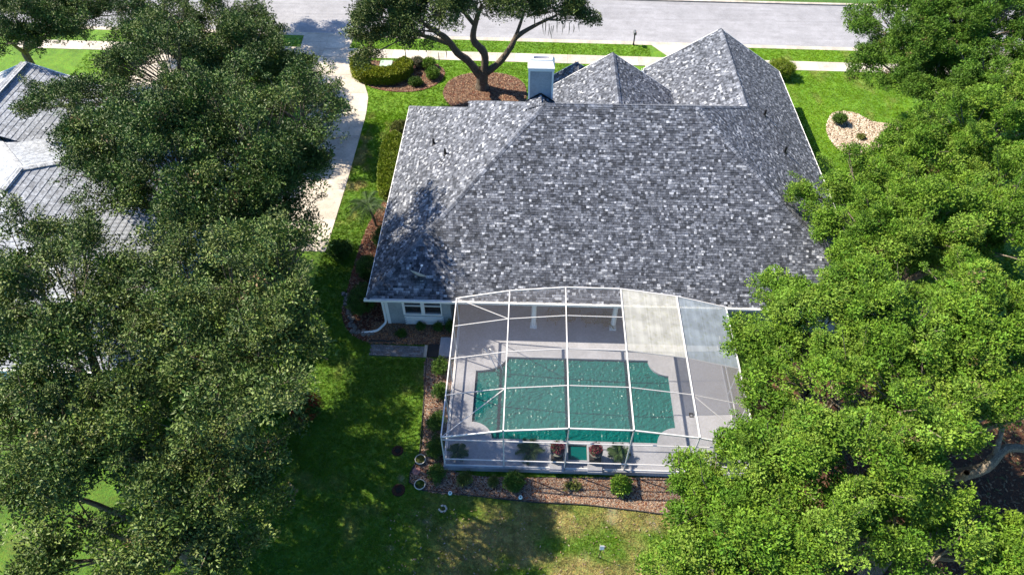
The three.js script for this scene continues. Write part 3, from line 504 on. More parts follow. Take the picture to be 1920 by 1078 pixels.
{
  const pool = thing('swimming_pool', 'teal swimming pool with scooped corners inside the screen cage', 'swimming pool');
  const ring = (poly, y0, y1, out = false) => { const pos = [], uv = []; let L = 0; for (let i = 0; i < poly.length; i++) { const [a, b] = poly[i], [c, d] = poly[(i + 1) % poly.length], l = Math.hypot(c - a, d - b); for (const [x, y, z, u] of [[a, y0, b, L], [c, y0, d, L + l], [c, y1, d, L + l], [a, y0, b, L], [c, y1, d, L + l], [a, y1, b, L]]) { pos.push(x, y, z); uv.push(u, y); } L += l; } const g = new THREE.BufferGeometry(); g.setAttribute('position', new THREE.Float32BufferAttribute(pos, 3)); g.setAttribute('uv', new THREE.Float32BufferAttribute(uv, 2)); g.computeVertexNormals(); return g; };
  const grow = (poly, k) => { const cx = 2.5, cz = -19.6; return poly.map(([x, z]) => [x + Math.sign(x - cx) * k, z + Math.sign(z - cz) * k]); };
  mesh('shell', merge([ring(grow(POOL, 0.015), -1.6, DY - 0.06), flat(grow(POOL, 0.02), -1.58)]), M.plaster, pool);
  mesh('waterline_band', ring(grow(POOL, 0.008), 0.02, DY - 0.05), std(S(0.2, 0.22, 0.2), 0.5), pool);
  for (let k = 0; k < 3; k++) { // curved entry steps in the back left corner
    const r = 1.95 + k * 0.42, p = [], r0 = 0.6; for (let i = 0; i <= 14; i++) { const a = i / 14 * Math.PI / 2; p.push([-2.6 + (r + 0.25) * Math.cos(a), -22.06 + r * 0.92 * Math.sin(a)]); } p.push([-2.6, -21.1 + 0.0], [-1.0, -22.06]);
    mesh('step', slabGeo(p, -1.55, -0.05 - k * 0.28), M.shelf, pool);
  }
  mesh('bench', slabGeo([[5.3, -22.06], [6.66, -22.06], [6.8, -21.5], [5.3, -21.5]], -1.55, -0.15), M.shelf, pool);
  const nx = 420, nz = 220, g = new THREE.PlaneGeometry(10.4, 5.1, nx, nz); g.rotateX(-Math.PI / 2); g.translate(2.5, WY, -19.6);
  const P = g.attributes.position, keep = [], id = g.index.array;
  for (let i = 0; i < P.count; i++) { const x = P.getX(i), z = P.getZ(i); const wx = x + 0.5 * fbm(x * 0.9, z * 0.9, 2), wz = z + 0.5 * fbm(x * 0.9 + 20, z * 0.9, 2), rg = (f) => 1 - Math.abs(2 * vnoise(wx * f, wz * f * 1.35) - 1); P.setY(i, WY + 0.03 * rg(3.2) + 0.05 * rg(5.3) + 0.026 * rg(9.5) - 0.06); }
  for (let i = 0; i < id.length; i += 3) { const cx = (P.getX(id[i]) + P.getX(id[i + 1]) + P.getX(id[i + 2])) / 3, cz = (P.getZ(id[i]) + P.getZ(id[i + 1]) + P.getZ(id[i + 2])) / 3; if (inside(POOL, cx, cz) || inside(grow(POOL, 0.12), cx, cz)) keep.push(id[i], id[i + 1], id[i + 2]); }
  g.setIndex(keep); g.computeVertexNormals();
  const w = mesh('water', g, M.water, pool); w.userData.label = 'rippled teal water';
  const q = thing('spill_basin', 'small dark spillway basin between the two pedestals', 'water basin');
  mesh('shell', merge([ring(BASIN, -0.5, DY + 0.25), flat(BASIN, -0.48)]), M.shelf, q);
  mesh('water', new THREE.PlaneGeometry(0.9, 0.81, 16, 16).rotateX(-Math.PI / 2).translate(2.64, DY + 0.12, -16.335), M.water, q);
  mesh('rim', merge([box(2.1, 2.178, DY, DY + 0.3, -16.8, -15.85), box(3.102, 3.18, DY, DY + 0.3, -16.8, -15.85), box(2.178, 3.102, DY, DY + 0.28, -15.918, -15.85), box(2.178, 3.102, DY, DY + 0.2, -16.82, -16.752)]), M.deck, q);
}
{ // handrail at the steps
  const h = thing('pool_handrail', 'bent steel handrail at the pool steps', 'handrail', [-2.1, DY, -21.8]);
  for (const o of [0, 0.32]) { mesh('rail', tube(curve([V3(-0.2 + o, 0, -0.2), V3(-0.2 + o, 0.75, -0.22), V3(-0.05 + o, 0.85, -0.1), V3(0.35 + o, 0.6, 0.42), V3(0.6 + o, 0.25, 0.78), V3(0.62 + o, -0.25, 0.82)], 20), Array(21).fill(0.024), 8), M.steel, h); }
}
// pedestals with planted bowls
for (const [x, label] of [[1.64, 'dark stone pedestal with planted bowl left of the basin'], [3.46, 'dark stone pedestal with planted bowl right of the basin']]) {
  const p = thing('planter_pedestal', label, 'pedestal', [x, DY, -16.1], 0, 'pedestals flanking the spillway basin');
  mesh('block', rbox(0.56, 0.55, 0.62), M.stone, p, [0, 0.275, 0]); mesh('plinth', rbox(0.7, 0.14, 0.9), M.deck, p, [0, 0.07, 0.28]);
  const pr = [[0, 0.0], [0.16, 0.0], [0.14, 0.06], [0.3, 0.2], [0.34, 0.26], [0.3, 0.27], [0.26, 0.22], [0, 0.2]].map(([a, b]) => new THREE.Vector2(a, b));
  mesh('bowl', new THREE.LatheGeometry(pr, 24), std(S(0.3, 0.32, 0.27), 0.85, { map: grainTex }), p, [0, 0.55, 0]);
}
{
  const cage = thing('pool_cage', 'white aluminium screen enclosure arched over the pool', 'pool enclosure');
  const X = [-3.73, -0.9, 2.0, 4.85, 7.82, 10.55], Z = [-23.88, -22.0, -19.95, -17.85, -15.6], Hh = [3.0, 3.72, 4.1, 4.08, 3.6, 2.82];
  const N = (i, j) => V3(X[i], Hh[i], Z[j]), beams = [], A = M.aluminium;
  for (let i = 0; i < 6; i++) mesh('roof_beam', bar(N(i, 0), N(i, 4), 0.05, 0.14), A, cage);
  for (let j = 0; j < 5; j++) for (let i = 0; i < 5; i++) { const a = N(i, j), b = N(i + 1, j), d = b.clone().sub(a).normalize(); mesh('purlin', bar(a.addScaledVector(d, 0.045), b.addScaledVector(d, -0.045), j === 0 || j === 4 ? 0.05 : 0.036, j === 0 || j === 4 ? 0.08 : 0.04), A, cage); }
  for (const [a, b] of [[[0, 0], [1, 1]], [[0, 4], [1, 3]], [[5, 0], [4, 1]], [[5, 4], [4, 3]]]) mesh('brace', bar(N(...a), N(...b), 0.034, 0.034), A, cage);
  for (let i = 0; i < 6; i++) mesh('post', bar(V3(X[i], DY, Z[4]), V3(X[i], Hh[i] - 0.08, Z[4]), 0.05, 0.05), A, cage);
  for (let j = 0; j < 4; j++) for (const i of [0, 5]) mesh('post', bar(V3(X[i], DY, Z[j]), V3(X[i], Hh[i] - 0.08, Z[j]), 0.05, 0.05), A, cage);
  for (let i = 0; i < 5; i++) {
    mesh('girt', box(X[i] + 0.037, X[i + 1] - 0.037, 2.78, 2.82, Z[4] - 0.02, Z[4] + 0.02), A, cage);
    mesh('chair_rail', box(X[i] + 0.037, X[i + 1] - 0.037, 0.95, 0.99, Z[4] - 0.025, Z[4] + 0.025), A, cage);
    mesh('sill', box(X[i] + 0.037, X[i + 1] - 0.037, DY, DY + 0.06, Z[4] - 0.03, Z[4] + 0.03), A, cage);
  }
  for (const i of [0, 5]) for (let j = 0; j < 4; j++) for (const [y, h] of [[0.93, 0.07], [DY, 0.06]]) mesh(y > 0.5 ? 'chair_rail' : 'sill', box(X[i] - 0.025, X[i] + 0.025, y, y + h, Z[j] + 0.035, Z[j + 1] - 0.035), A, cage);
  const quad = (a, b, c, d) => { const g = new THREE.BufferGeometry(), p = [a, b, c, a, c, d]; g.setAttribute('position', new THREE.Float32BufferAttribute(p.flatMap((v) => [v.x, v.y, v.z]), 3)); const w = a.distanceTo(b), h = b.distanceTo(c); g.setAttribute('uv', new THREE.Float32BufferAttribute([0, 0, w, 0, w, h, 0, 0, w, h, 0, h], 2)); g.computeVertexNormals(); return g; };
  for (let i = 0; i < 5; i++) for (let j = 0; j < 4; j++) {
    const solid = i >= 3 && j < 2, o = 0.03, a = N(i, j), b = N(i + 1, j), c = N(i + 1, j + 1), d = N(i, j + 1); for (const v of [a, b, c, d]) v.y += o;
    const m = mesh(solid ? 'roof_panel' : 'screen_panel', quad(a, b, c, d), solid ? (i === 4 ? M.panelShaded : M.panel) : i === 4 ? M.screenHaze : M.screen, cage); if (solid) m.userData.label = 'milky rain panel streaked with dirt';
  }
  for (let i = 0; i < 5; i++) mesh('screen_panel', quad(V3(X[i], DY, Z[4]), V3(X[i + 1], DY, Z[4]), V3(X[i + 1], Hh[i + 1], Z[4]), V3(X[i], Hh[i], Z[4])), M.screen, cage);
  for (const i of [0, 5]) for (let j = 0; j < 4; j++) mesh('screen_panel', quad(V3(X[i], DY, Z[j]), V3(X[i], DY, Z[j + 1]), V3(X[i], Hh[i], Z[j + 1]), V3(X[i], Hh[i], Z[j])), M.screen, cage);
}
// lanai furniture
function armchair(x, z, turn, label) {
  const c = thing('wicker_armchair', label, 'armchair', [x, DY, z], turn, 'wicker armchairs under the lanai roof');
  mesh('seat', rbox(0.6, 0.12, 0.58, 0.05), std(S(0.12, 0.09, 0.07), 0.9), c, [0, 0.4, 0.02]);
  const s = new THREE.Shape(); s.absarc(0, 0, 0.38, -0.25, Math.PI + 0.25, false); s.absarc(0, 0, 0.32, Math.PI + 0.25, -0.25, true);
  const g = new THREE.ExtrudeGeometry(s, { depth: 0.42, bevelEnabled: false, curveSegments: 16 }); g.rotateX(-Math.PI / 2); mesh('backrest', g, M.wicker, c, [0, 0.36, 0]);
  for (const [a, b] of [[-0.26, -0.24], [0.26, -0.24], [-0.26, 0.26], [0.26, 0.26]]) mesh('leg', new THREE.CylinderGeometry(0.03, 0.025, 0.36, 8), M.wicker, c, [a, 0.18, b]);
}
armchair(1.55, -24.7, 2.6, 'brown wicker armchair beside the left lanai column');
armchair(3.5, -24.6, -2.7, 'brown wicker armchair between the lanai columns, right of the table');
{
  const t = thing('patio_table', 'round dark patio table under the lanai roof', 'table', [2.5, DY, -24.9]);
  mesh('tabletop', new THREE.CylinderGeometry(0.55, 0.55, 0.04, 28), M.wicker, t, [0, 0.7, 0]); mesh('pedestal', new THREE.CylinderGeometry(0.06, 0.1, 0.68, 12), M.wicker, t, [0, 0.35, 0]); mesh('foot', new THREE.CylinderGeometry(0.3, 0.32, 0.04, 20), M.wicker, t, [0, 0.02, 0]);
}
{ const d = thing('skimmer_lid', 'small dark hatch in the deck right of the pool', 'hatch', [8.5, DY, -18.75]); mesh('lid', rbox(0.22, 0.03, 0.26, 0.01), M.dark, d, [0, 0.015, 0]); mesh('finger_tab', rbox(0.1, 0.02, 0.08, 0.008), M.deck, d, [0, 0.035, 0.04]); }

// paver path and landing left of the screen
{
  const p = new THREE.Group(); p.name = 'paver_path'; p.userData.kind = 'structure'; p.userData.label = 'grey paver path left of the pool screen'; scene.add(p);
  const g = [rbox(0.192, 0.08, 0.135, 0.012), rbox(0.192, 0.08, 0.135, 0.012)];
  for (let r = 0; r < 5; r++) for (let i = 0; i < 15; i++) { const m = mesh('paver', g[0], pick(M.paver), p, [-8.5 + i * 0.2 + (r % 2) * 0.07, 0.04 + rr(-0.006, 0.006), -22.82 + r * 0.145 + 0.004 * i]); m.rotation.y = rr(-0.02, 0.02) - 0.03; }
  const s = thing('kerb_slab', 'white concrete slab at the end of the paver path', 'slab', [-5.5, 0.05, -22.5]); mesh('block', rbox(0.17, 0.14, 0.78), M.walk, s, [0, 0.02, 0]);
  const w = thing('sunken_mat', 'dark rubber mat between paver path and landing', 'mat', [-5.07, 0.03, -22.6]); mesh('mat', rbox(0.66, 0.03, 0.9, 0.01), M.dark, w, [0, 0.015, 0]); for (let i = 0; i < 6; i++) mesh('rib', rbox(0.6, 0.012, 0.03, 0.004), M.dark, w, [0, 0.034, -0.36 + i * 0.145]);
  const l = thing('landing', 'raised concrete landing at the screen door', 'landing', [-4.28, 0, -22.7]); mesh('slab', rbox(0.9, 0.3, 1.3, 0.03), M.deck, l, [0, 0.15, 0]); mesh('riser', box(-0.42, 0.42, 0.02, 0.1, 0.6, 0.68), M.dark, l);
  const b = thing('edging_board', 'black edging board in the mulch under the windows', 'edging', [-8.0, 0.05, -23.12]); mesh('board', rbox(1.5, 0.1, 0.07, 0.01), M.dark, b, [0, 0.03, 0]); for (const x of [-0.6, 0.6]) mesh('stake', rbox(0.04, 0.2, 0.04, 0.005), M.dark, b, [x, 0, -0.06]);
  for (let i = 0; i < 34; i++) { // rocks along the bed edge and at the downspout
    const near = i < 10, t = (i - 10) / 24, x = near ? rr(-9.6, -8.6) : lerp(-10.75, -9.7, t) + rr(-0.12, 0.12), z = near ? rr(-23.9, -23.3) : -26.6 + 3.0 * t + rr(-0.1, 0.1);
    const k = thing('edging_rock', near ? 'pale rock in the pile under the downspout' : 'grey rock in the row edging the side bed', 'rock', [x, 0.05, z], 0, near ? 'rocks under the downspout' : 'rocks edging the side bed');
    const gg = new THREE.IcosahedronGeometry(1, 1), P = gg.attributes.position; for (let q = 0; q < P.count; q++) { const s = 0.7 + 0.6 * hash(Math.round(P.getX(q) * 50) + i * 7, Math.round(P.getZ(q) * 50 + P.getY(q) * 90)); P.setXYZ(q, P.getX(q) * s, P.getY(q) * s * 0.6, P.getZ(q) * s); } gg.computeVertexNormals();
    const s = rr(0.09, 0.17), m = mesh('stone', gg, M.rock, k); m.scale.setScalar(s); m.rotation.y = rr(0, 6);
  }
}
// edging lines of the pool bed
{
  const e = thing('bed_edging', 'black edging strip around the pool bed', 'edging'); const pts = [[-5.4, -22.0], [-5.22, -19], [-5.08, -16.2], [-5.42, -15.3], [-5.4, -14.8], [-4.7, -14.42], [-2, -14.2], [0.5, -14.0], [3, -13.95], [5.2, -13.75], [6.6, -13.6]];
  for (let i = 0; i < pts.length - 1; i++) mesh('strip', bar(V3(pts[i][0], 0.04, pts[i][1]), V3(pts[i + 1][0], 0.04, pts[i + 1][1]), 0.035, 0.1), M.dark, e);
}
// small things on the lawn and in the bed
for (const [x, z, label] of [[-4.99, -15.94, 'pale ring planter nearest the pool screen corner'], [-4.86, -14.64, 'pale ring planter at the bend of the black edging']]) {
  const r = thing('ring_planter', label, 'planter', [x, 0.04, z], 0, 'ring planters at the bed corner');
  mesh('rim', new THREE.TorusGeometry(0.25, 0.022, 10, 32).rotateX(Math.PI / 2), std(S(0.5, 0.5, 0.44), 0.8), r, [0, 0.16, 0]);
  mesh('wall', new THREE.CylinderGeometry(0.26, 0.21, 0.17, 28, 1, true), std(S(0.5, 0.5, 0.44), 0.8, { side: THREE.DoubleSide }), r, [0, 0.08, 0]);
  mesh('soil', new THREE.CylinderGeometry(0.235, 0.235, 0.02, 24), M.dark, r, [0, 0.1, 0]);
}
{ const r = thing('stepping_stone', 'round pink stepping stone between the ring planters', 'stepping stone', [-5.13, 0.04, -15.37]); mesh('disc', new THREE.CylinderGeometry(0.19, 0.2, 0.05, 24), M.pink, r, [0, 0.025, 0]); mesh('inlay', new THREE.TorusGeometry(0.11, 0.012, 6, 24).rotateX(Math.PI / 2), M.terracotta, r, [0, 0.052, 0]); }
for (const [x, z, label] of [[-3.37, -14.22, 'round path light on the edging near the ring planters'], [-0.06, -14.12, 'round path light on the edging right of the round shrub']]) {
  const l = thing('path_light', label, 'path light', [x, 0.03, z], 0, 'path lights on the pool bed edging'); mesh('stake', new THREE.CylinderGeometry(0.02, 0.015, 0.22, 8), M.darkMetal, l, [0, 0.1, 0]);
  mesh('cap', new THREE.CylinderGeometry(0.07, 0.1, 0.05, 18), std(S(0.3, 0.62, 0.6), 0.4), l, [0, 0.23, 0]); mesh('ring', new THREE.TorusGeometry(0.075, 0.016, 8, 20).rotateX(Math.PI / 2), M.white, l, [0, 0.26, 0]); mesh('finial', new THREE.SphereGeometry(0.03, 10, 8), M.darkMetal, l, [0, 0.26, 0]);
}
for (const [x, z, r, label] of [[-5.86, -14.4, 0.24, 'dark hole in the lawn left of the bed corner'], [-6.2, -16.45, 0.22, 'brown worn hollow in the shaded lawn']]) {
  const h = thing('lawn_hole', label, 'hole', [x, 0.015, z]); const pr = [[0, 0.012], [r * 0.55, 0.015], [r * 0.8, 0.03], [r, 0.07], [r * 1.15, 0.05], [r * 1.35, 0]].map(([a, b]) => new THREE.Vector2(a, b));
  mesh('rim', new THREE.LatheGeometry(pr, 18), std(S(0.12, 0.09, 0.06), 0.95, { map: mulchTex }), h); mesh('pit', new THREE.CylinderGeometry(r * 0.62, r * 0.5, 0.02, 16), std(S(0.012, 0.01, 0.009), 1), h, [0, 0.022, 0]);
}
{
  const s = thing('sprinkler_ring', 'broken white concrete ring around a sprinkler in the lawn', 'sprinkler', [-3.67, 0.01, -13.55]);
  for (let i = 0; i < 7; i++) { if (i === 4) continue; const a = i / 7 * 6.28, m = mesh('fragment', rbox(0.13, 0.06, 0.09, 0.02), M.walk, s, [0.17 * Math.cos(a), 0.03, 0.15 * Math.sin(a)]); m.rotation.y = -a + 1.57 + rr(-0.2, 0.2); }
  mesh('head', new THREE.CylinderGeometry(0.035, 0.035, 0.06, 12), M.darkMetal, s, [0, 0.03, 0]);
}
{
  const s = thing('yard_sign', 'small white sign on a thin stake in the rear lawn', 'sign', [3.46, 0, -11.52]);
  mesh('stake', tube([V3(0, -0.1, 0), V3(0.04, 1.15, -0.02)], [0.016, 0.016], 6), M.darkMetal, s);
  const p = mesh('board', rbox(0.2, 0.28, 0.02, 0.006), M.white, s, [0.05, 1.2, 0.01]); p.rotation.x = -0.25;
}
{
  const m = thing('mailbox', 'dark mailbox on a post at the garage drive', 'mailbox', [8.7, 0, -55.75]);
  mesh('post', rbox(0.1, 1.0, 0.1, 0.01), M.darkMetal, m, [0, 0.5, 0]);
  const s = new THREE.Shape(); s.moveTo(-0.11, 0); s.lineTo(0.11, 0); s.lineTo(0.11, 0.13); s.absarc(0, 0.13, 0.11, 0, Math.PI); s.lineTo(-0.11, 0);
  mesh('box', new THREE.ExtrudeGeometry(s, { depth: 0.5, bevelEnabled: false }), std(S(0.09, 0.095, 0.1), 0.5), m, [0, 1.0, -0.3]);
  mesh('flag', rbox(0.015, 0.12, 0.06, 0.004), M.terracotta, m, [0.125, 1.18, 0]); mesh('base', rbox(0.16, 0.08, 0.16), M.darkMetal, m, [0, 0.06, 0]);
}
{
  const u = thing('utility_box', 'pale green utility box inside the clipped hedge', 'utility box', [-12.0, 0.03, -51.0]);
  mesh('cabinet', rbox(0.95, 0.55, 0.8, 0.03), M.boxGreen, u, [0, 0.28, 0]); const l = mesh('lid', rbox(1.02, 0.08, 0.88, 0.03), M.boxGreen, u, [0, 0.6, 0]); l.rotation.x = 0.06; mesh('pad', rbox(1.2, 0.06, 1.05, 0.01), M.walk, u, [0, 0.0, 0]);
}
{
  const b = thing('garden_bench', 'white slatted bench at the edge of the gravel bed', 'bench', [27.3, 0.02, -42.8], 1.35);
  for (let i = 0; i < 4; i++) mesh('slat', rbox(1.9, 0.03, 0.1, 0.008), M.whiteDirty, b, [0, 0.45, -0.18 + i * 0.12]);
  for (const x of [-0.8, 0.8]) for (const z of [-0.18, 0.18]) mesh('leg', rbox(0.07, 0.44, 0.07, 0.01), M.whiteDirty, b, [x, 0.22, z]);
  for (let i = 0; i < 3; i++) { const s = mesh('back_slat', rbox(1.9, 0.09, 0.03, 0.008), M.whiteDirty, b, [0, 0.58 + i * 0.12, -0.26 - i * 0.02]); s.rotation.x = -0.15; }
}

// ---------------------------------------------------------------- neighbour's house with a white tile roof
{
  const nb = thing('neighbour_house', 'neighbouring house with white flat tile roof behind the left oak', 'house'); const s = 0.4, E = 2.6, ex = -19.7, ez = -18.9, RX = -28.7, RH = E + s * (ex - RX), TZ = -29.9;
  const tile = [[0.49, 0.54, 0.62], [0.52, 0.57, 0.65], [0.47, 0.52, 0.6], [0.54, 0.59, 0.67], [0.5, 0.55, 0.63], [0.48, 0.53, 0.61]], tm = std(0xffffff, 0.75, { map: grainTex, vertexColors: true });
  const tmats = tile.map((c) => std(S(...c), 0.75, { map: grainTex }));
  const roof = part('roof', nb); const tabs = [], o = { e: 0.34, t: [0.024, 0.03], regular: 0.33 }, X = V3(1, 0, 0), Z = V3(0, 0, 1);
  const F = {
    right: [[ex, E, ez], [RX, RH, ez - (ex - RX)], [RX, RH, TZ], [ex, E, TZ - 9]],
    rear: [[ex, E, ez], [-37.7, E, ez], [RX, RH, ez - (ex - RX)]],
    left: [[RX, RH, TZ], [RX, RH, ez - (ex - RX)], [-37.7, E, ez], [-37.7, E, TZ - 9]],
    front: [[RX, RH, TZ], [ex, E, TZ - 9], [-37.7, E, TZ - 9]],
    wingRight: [[-35.2, 5.3, -42.4], [-35.2, 5.3, -35], [-28.5, 2.62, -35], [-28.5, 2.62, -42.4]],
    wingLeft: [[-35.2, 5.3, -42.4], [-35.2, 5.3, -35], [-41.9, 2.62, -35], [-41.9, 2.62, -42.4]],
  };
  layTabs(F.right, Z, tabs, o); tabs.forEach((b) => { b.single = b.at.x < -22.5; });
  layTabs(F.left, Z, tabs, o); layTabs(F.wingRight, Z, tabs, o); layTabs(F.wingLeft, Z, tabs, o); layTabs(F.rear, X, tabs, o); layTabs(F.front, X, tabs, o);
  buildTabs(tabs, roof, 'roof_tile', 300, tile, tmats, tm);
  mesh('roof_deck', merge(Object.values(F).map((p) => planeGeo(p, 0.012))), std(S(0.1, 0.1, 0.11), 0.9), roof);
  const n = (x, z) => V3(x, 1, z).normalize(), oc = { color: [0.62, 0.66, 0.71], w: 0.2, th: 0.1, step: 0.4 };
  capRun(V3(RX, RH, TZ), V3(RX, RH, ez - (ex - RX)), n(-s, 0), n(s, 0), roof, 'ridge_cap', oc);
  capRun(V3(ex, E, ez), V3(RX, RH, ez - (ex - RX)), n(0, s), n(s, 0), roof, 'hip_cap', oc); capRun(V3(-37.7, E, ez), V3(RX, RH, ez - (ex - RX)), n(0, s), n(-s, 0), roof, 'hip_cap', oc);
  capRun(V3(-37.7, E, TZ - 9), V3(RX, RH, TZ), n(0, -s), n(-s, 0), roof, 'hip_cap', oc); capRun(V3(ex, E, TZ - 9), V3(RX, RH, TZ), n(0, -s), n(s, 0), roof, 'hip_cap', oc);
  capRun(V3(-35.2, 5.3, -42.4), V3(-35.2, 5.3, -36.2), n(-s, 0), n(s, 0), roof, 'ridge_cap', oc);
  mesh('rake_board', merge([bar(V3(-35.2, 5.3, -42.44), V3(-28.5, 2.62, -42.44), 0.06, 0.2), bar(V3(-35.2, 5.3, -42.44), V3(-41.9, 2.62, -42.44), 0.06, 0.2)]), M.white, roof);
  for (const [a, b] of [[V3(ex + 0.1, E - 0.05, ez + 0.1), V3(ex + 0.1, E - 0.05, TZ - 9)], [V3(ex + 0.16, E - 0.05, ez + 0.06), V3(-37.7, E - 0.05, ez + 0.06)]]) mesh('gutter', bar(a, b, 0.12, 0.14), M.white, nb);
  mesh('wall', merge([box(-20.6, -20.4, 0, E - 0.1, -38, -19.6), box(-37, -20.6, 0, E - 0.1, -19.8, -19.6), box(-37, -36.8, 0, E - 0.1, -38, -19.8), box(-36.8, -20.6, 0, E - 0.1, -38, -37.8)]), std(S(0.45, 0.55, 0.6), 0.9, { bumpMap: grainBump, bumpScale: 0.008 }), nb);
  const sh = new THREE.Shape(); sh.moveTo(-6.2, 0); sh.lineTo(6.2, 0); sh.lineTo(6.2, 2.6); sh.lineTo(0, 5.1); sh.lineTo(-6.2, 2.6); mesh('gable_wall', new THREE.ExtrudeGeometry(sh, { depth: 0.15, bevelEnabled: false }), std(S(0.6, 0.63, 0.65), 0.9), nb, [-35.2, 0, -42.1]);
  for (const z of [-22.5, -26, -31]) { const w = part('window', nb); mesh('frame', box(-20.4, -20.36, 0.9, 2.1, z - 0.7, z + 0.7), M.white, w); mesh('pane', box(-20.36, -20.34, 0.98, 2.02, z - 0.62, z + 0.62), M.glass, w); }
}

// ---------------------------------------------------------------- foliage
function clumpGeo(n, R, len, wid, up = 0.4) { // a tuft of leaves: pointed, folded along the midrib
  const pos = [], P = (v) => pos.push(v.x, v.y, v.z);
  for (let i = 0; i < n; i++) {
    const a = rr(0, 6.283), t = Math.acos(rr(-0.7, 1)), d = V3(Math.sin(t) * Math.cos(a), Math.cos(t), Math.sin(t) * Math.sin(a)), r = R * Math.cbrt(rr(0.15, 1)), c = d.clone().multiplyScalar(r);
    const ax = d.clone().multiplyScalar(0.6).add(V3(rr(-1, 1), rr(-0.5, 0.9) + up * 0.4, rr(-1, 1))).normalize(), nn = V3(rr(-0.8, 0.8), rr(0.2, 1.2), rr(-0.8, 0.8)).normalize(), s = ax.clone().cross(nn).normalize(), f = s.clone().cross(ax), L = len * rr(0.7, 1.25), W = wid * rr(0.8, 1.2);
    const tip = c.clone().addScaledVector(ax, L), l = c.clone().addScaledVector(ax, L * 0.5).addScaledVector(s, W / 2).addScaledVector(f, W * 0.2), q = c.clone().addScaledVector(ax, L * 0.5).addScaledVector(s, -W / 2).addScaledVector(f, W * 0.2);
    P(c); P(l); P(tip); P(c); P(tip); P(q);
  }
  const g = new THREE.BufferGeometry(); g.setAttribute('position', new THREE.Float32BufferAttribute(pos, 3)); g.computeVertexNormals(); return g;
}
const CL = { oak: [0, 1, 2].map(() => clumpGeo(46, 0.25, 0.12, 0.062)), dark: [0, 1, 2].map(() => clumpGeo(32, 0.3, 0.15, 0.072)), small: [0, 1].map(() => clumpGeo(26, 0.13, 0.075, 0.042)), fine: [0, 1].map(() => clumpGeo(24, 0.16, 0.06, 0.03)) };
function foliage(name, parent, spots, geo, colors, vary = 0.25, mat = LEAF) { // spots: [x, y, z, scale]
  const im = new THREE.InstancedMesh(geo, mat, spots.length); im.name = name; shade(im); im.userData.kind = 'stuff';
  const m = new THREE.Matrix4(), q = new THREE.Quaternion(), e = new THREE.Euler(), c = new THREE.Color();
  spots.forEach(([x, y, z, s, ci], i) => {
    e.set(rr(-0.5, 0.5), rr(0, 6.283), rr(-0.5, 0.5)); q.setFromEuler(e); im.setMatrixAt(i, m.compose(V3(x, y, z), q, V3(s, s, s)));
    const k = ci === -1 ? DEAD : colors[ci ?? Math.floor(rnd() * colors.length)], v = rr(1 - vary, 1 + vary), w = rr(0.9, 1.12); im.setColorAt(i, c.setRGB(k[0] * v * w, k[1] * v, k[2] * v));
  });
  parent.add(im); return im;
}
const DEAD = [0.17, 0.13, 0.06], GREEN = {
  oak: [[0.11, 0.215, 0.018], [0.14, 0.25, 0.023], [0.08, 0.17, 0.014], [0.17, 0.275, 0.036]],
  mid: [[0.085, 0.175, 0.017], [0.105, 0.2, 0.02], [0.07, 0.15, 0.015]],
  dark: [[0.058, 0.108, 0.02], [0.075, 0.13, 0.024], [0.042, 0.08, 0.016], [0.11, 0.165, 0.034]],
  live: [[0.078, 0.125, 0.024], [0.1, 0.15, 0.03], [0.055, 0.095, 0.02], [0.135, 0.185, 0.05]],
  front: [[0.075, 0.115, 0.025], [0.1, 0.14, 0.035], [0.055, 0.09, 0.02]],
  box: [[0.15, 0.21, 0.015], [0.18, 0.245, 0.018], [0.115, 0.175, 0.014]],
  hedge: [[0.2, 0.24, 0.015], [0.25, 0.285, 0.018], [0.15, 0.2, 0.015]],
  shrub: [[0.055, 0.12, 0.015], [0.08, 0.155, 0.02], [0.04, 0.09, 0.014]],
  olive: [[0.12, 0.15, 0.03], [0.15, 0.165, 0.04], [0.09, 0.12, 0.025]],
};
function onSphere(low = -0.45) { const y = rr(low, 1), a = rr(0, 6.283), s = Math.sqrt(1 - y * y); return V3(s * Math.cos(a), y, s * Math.sin(a)); }
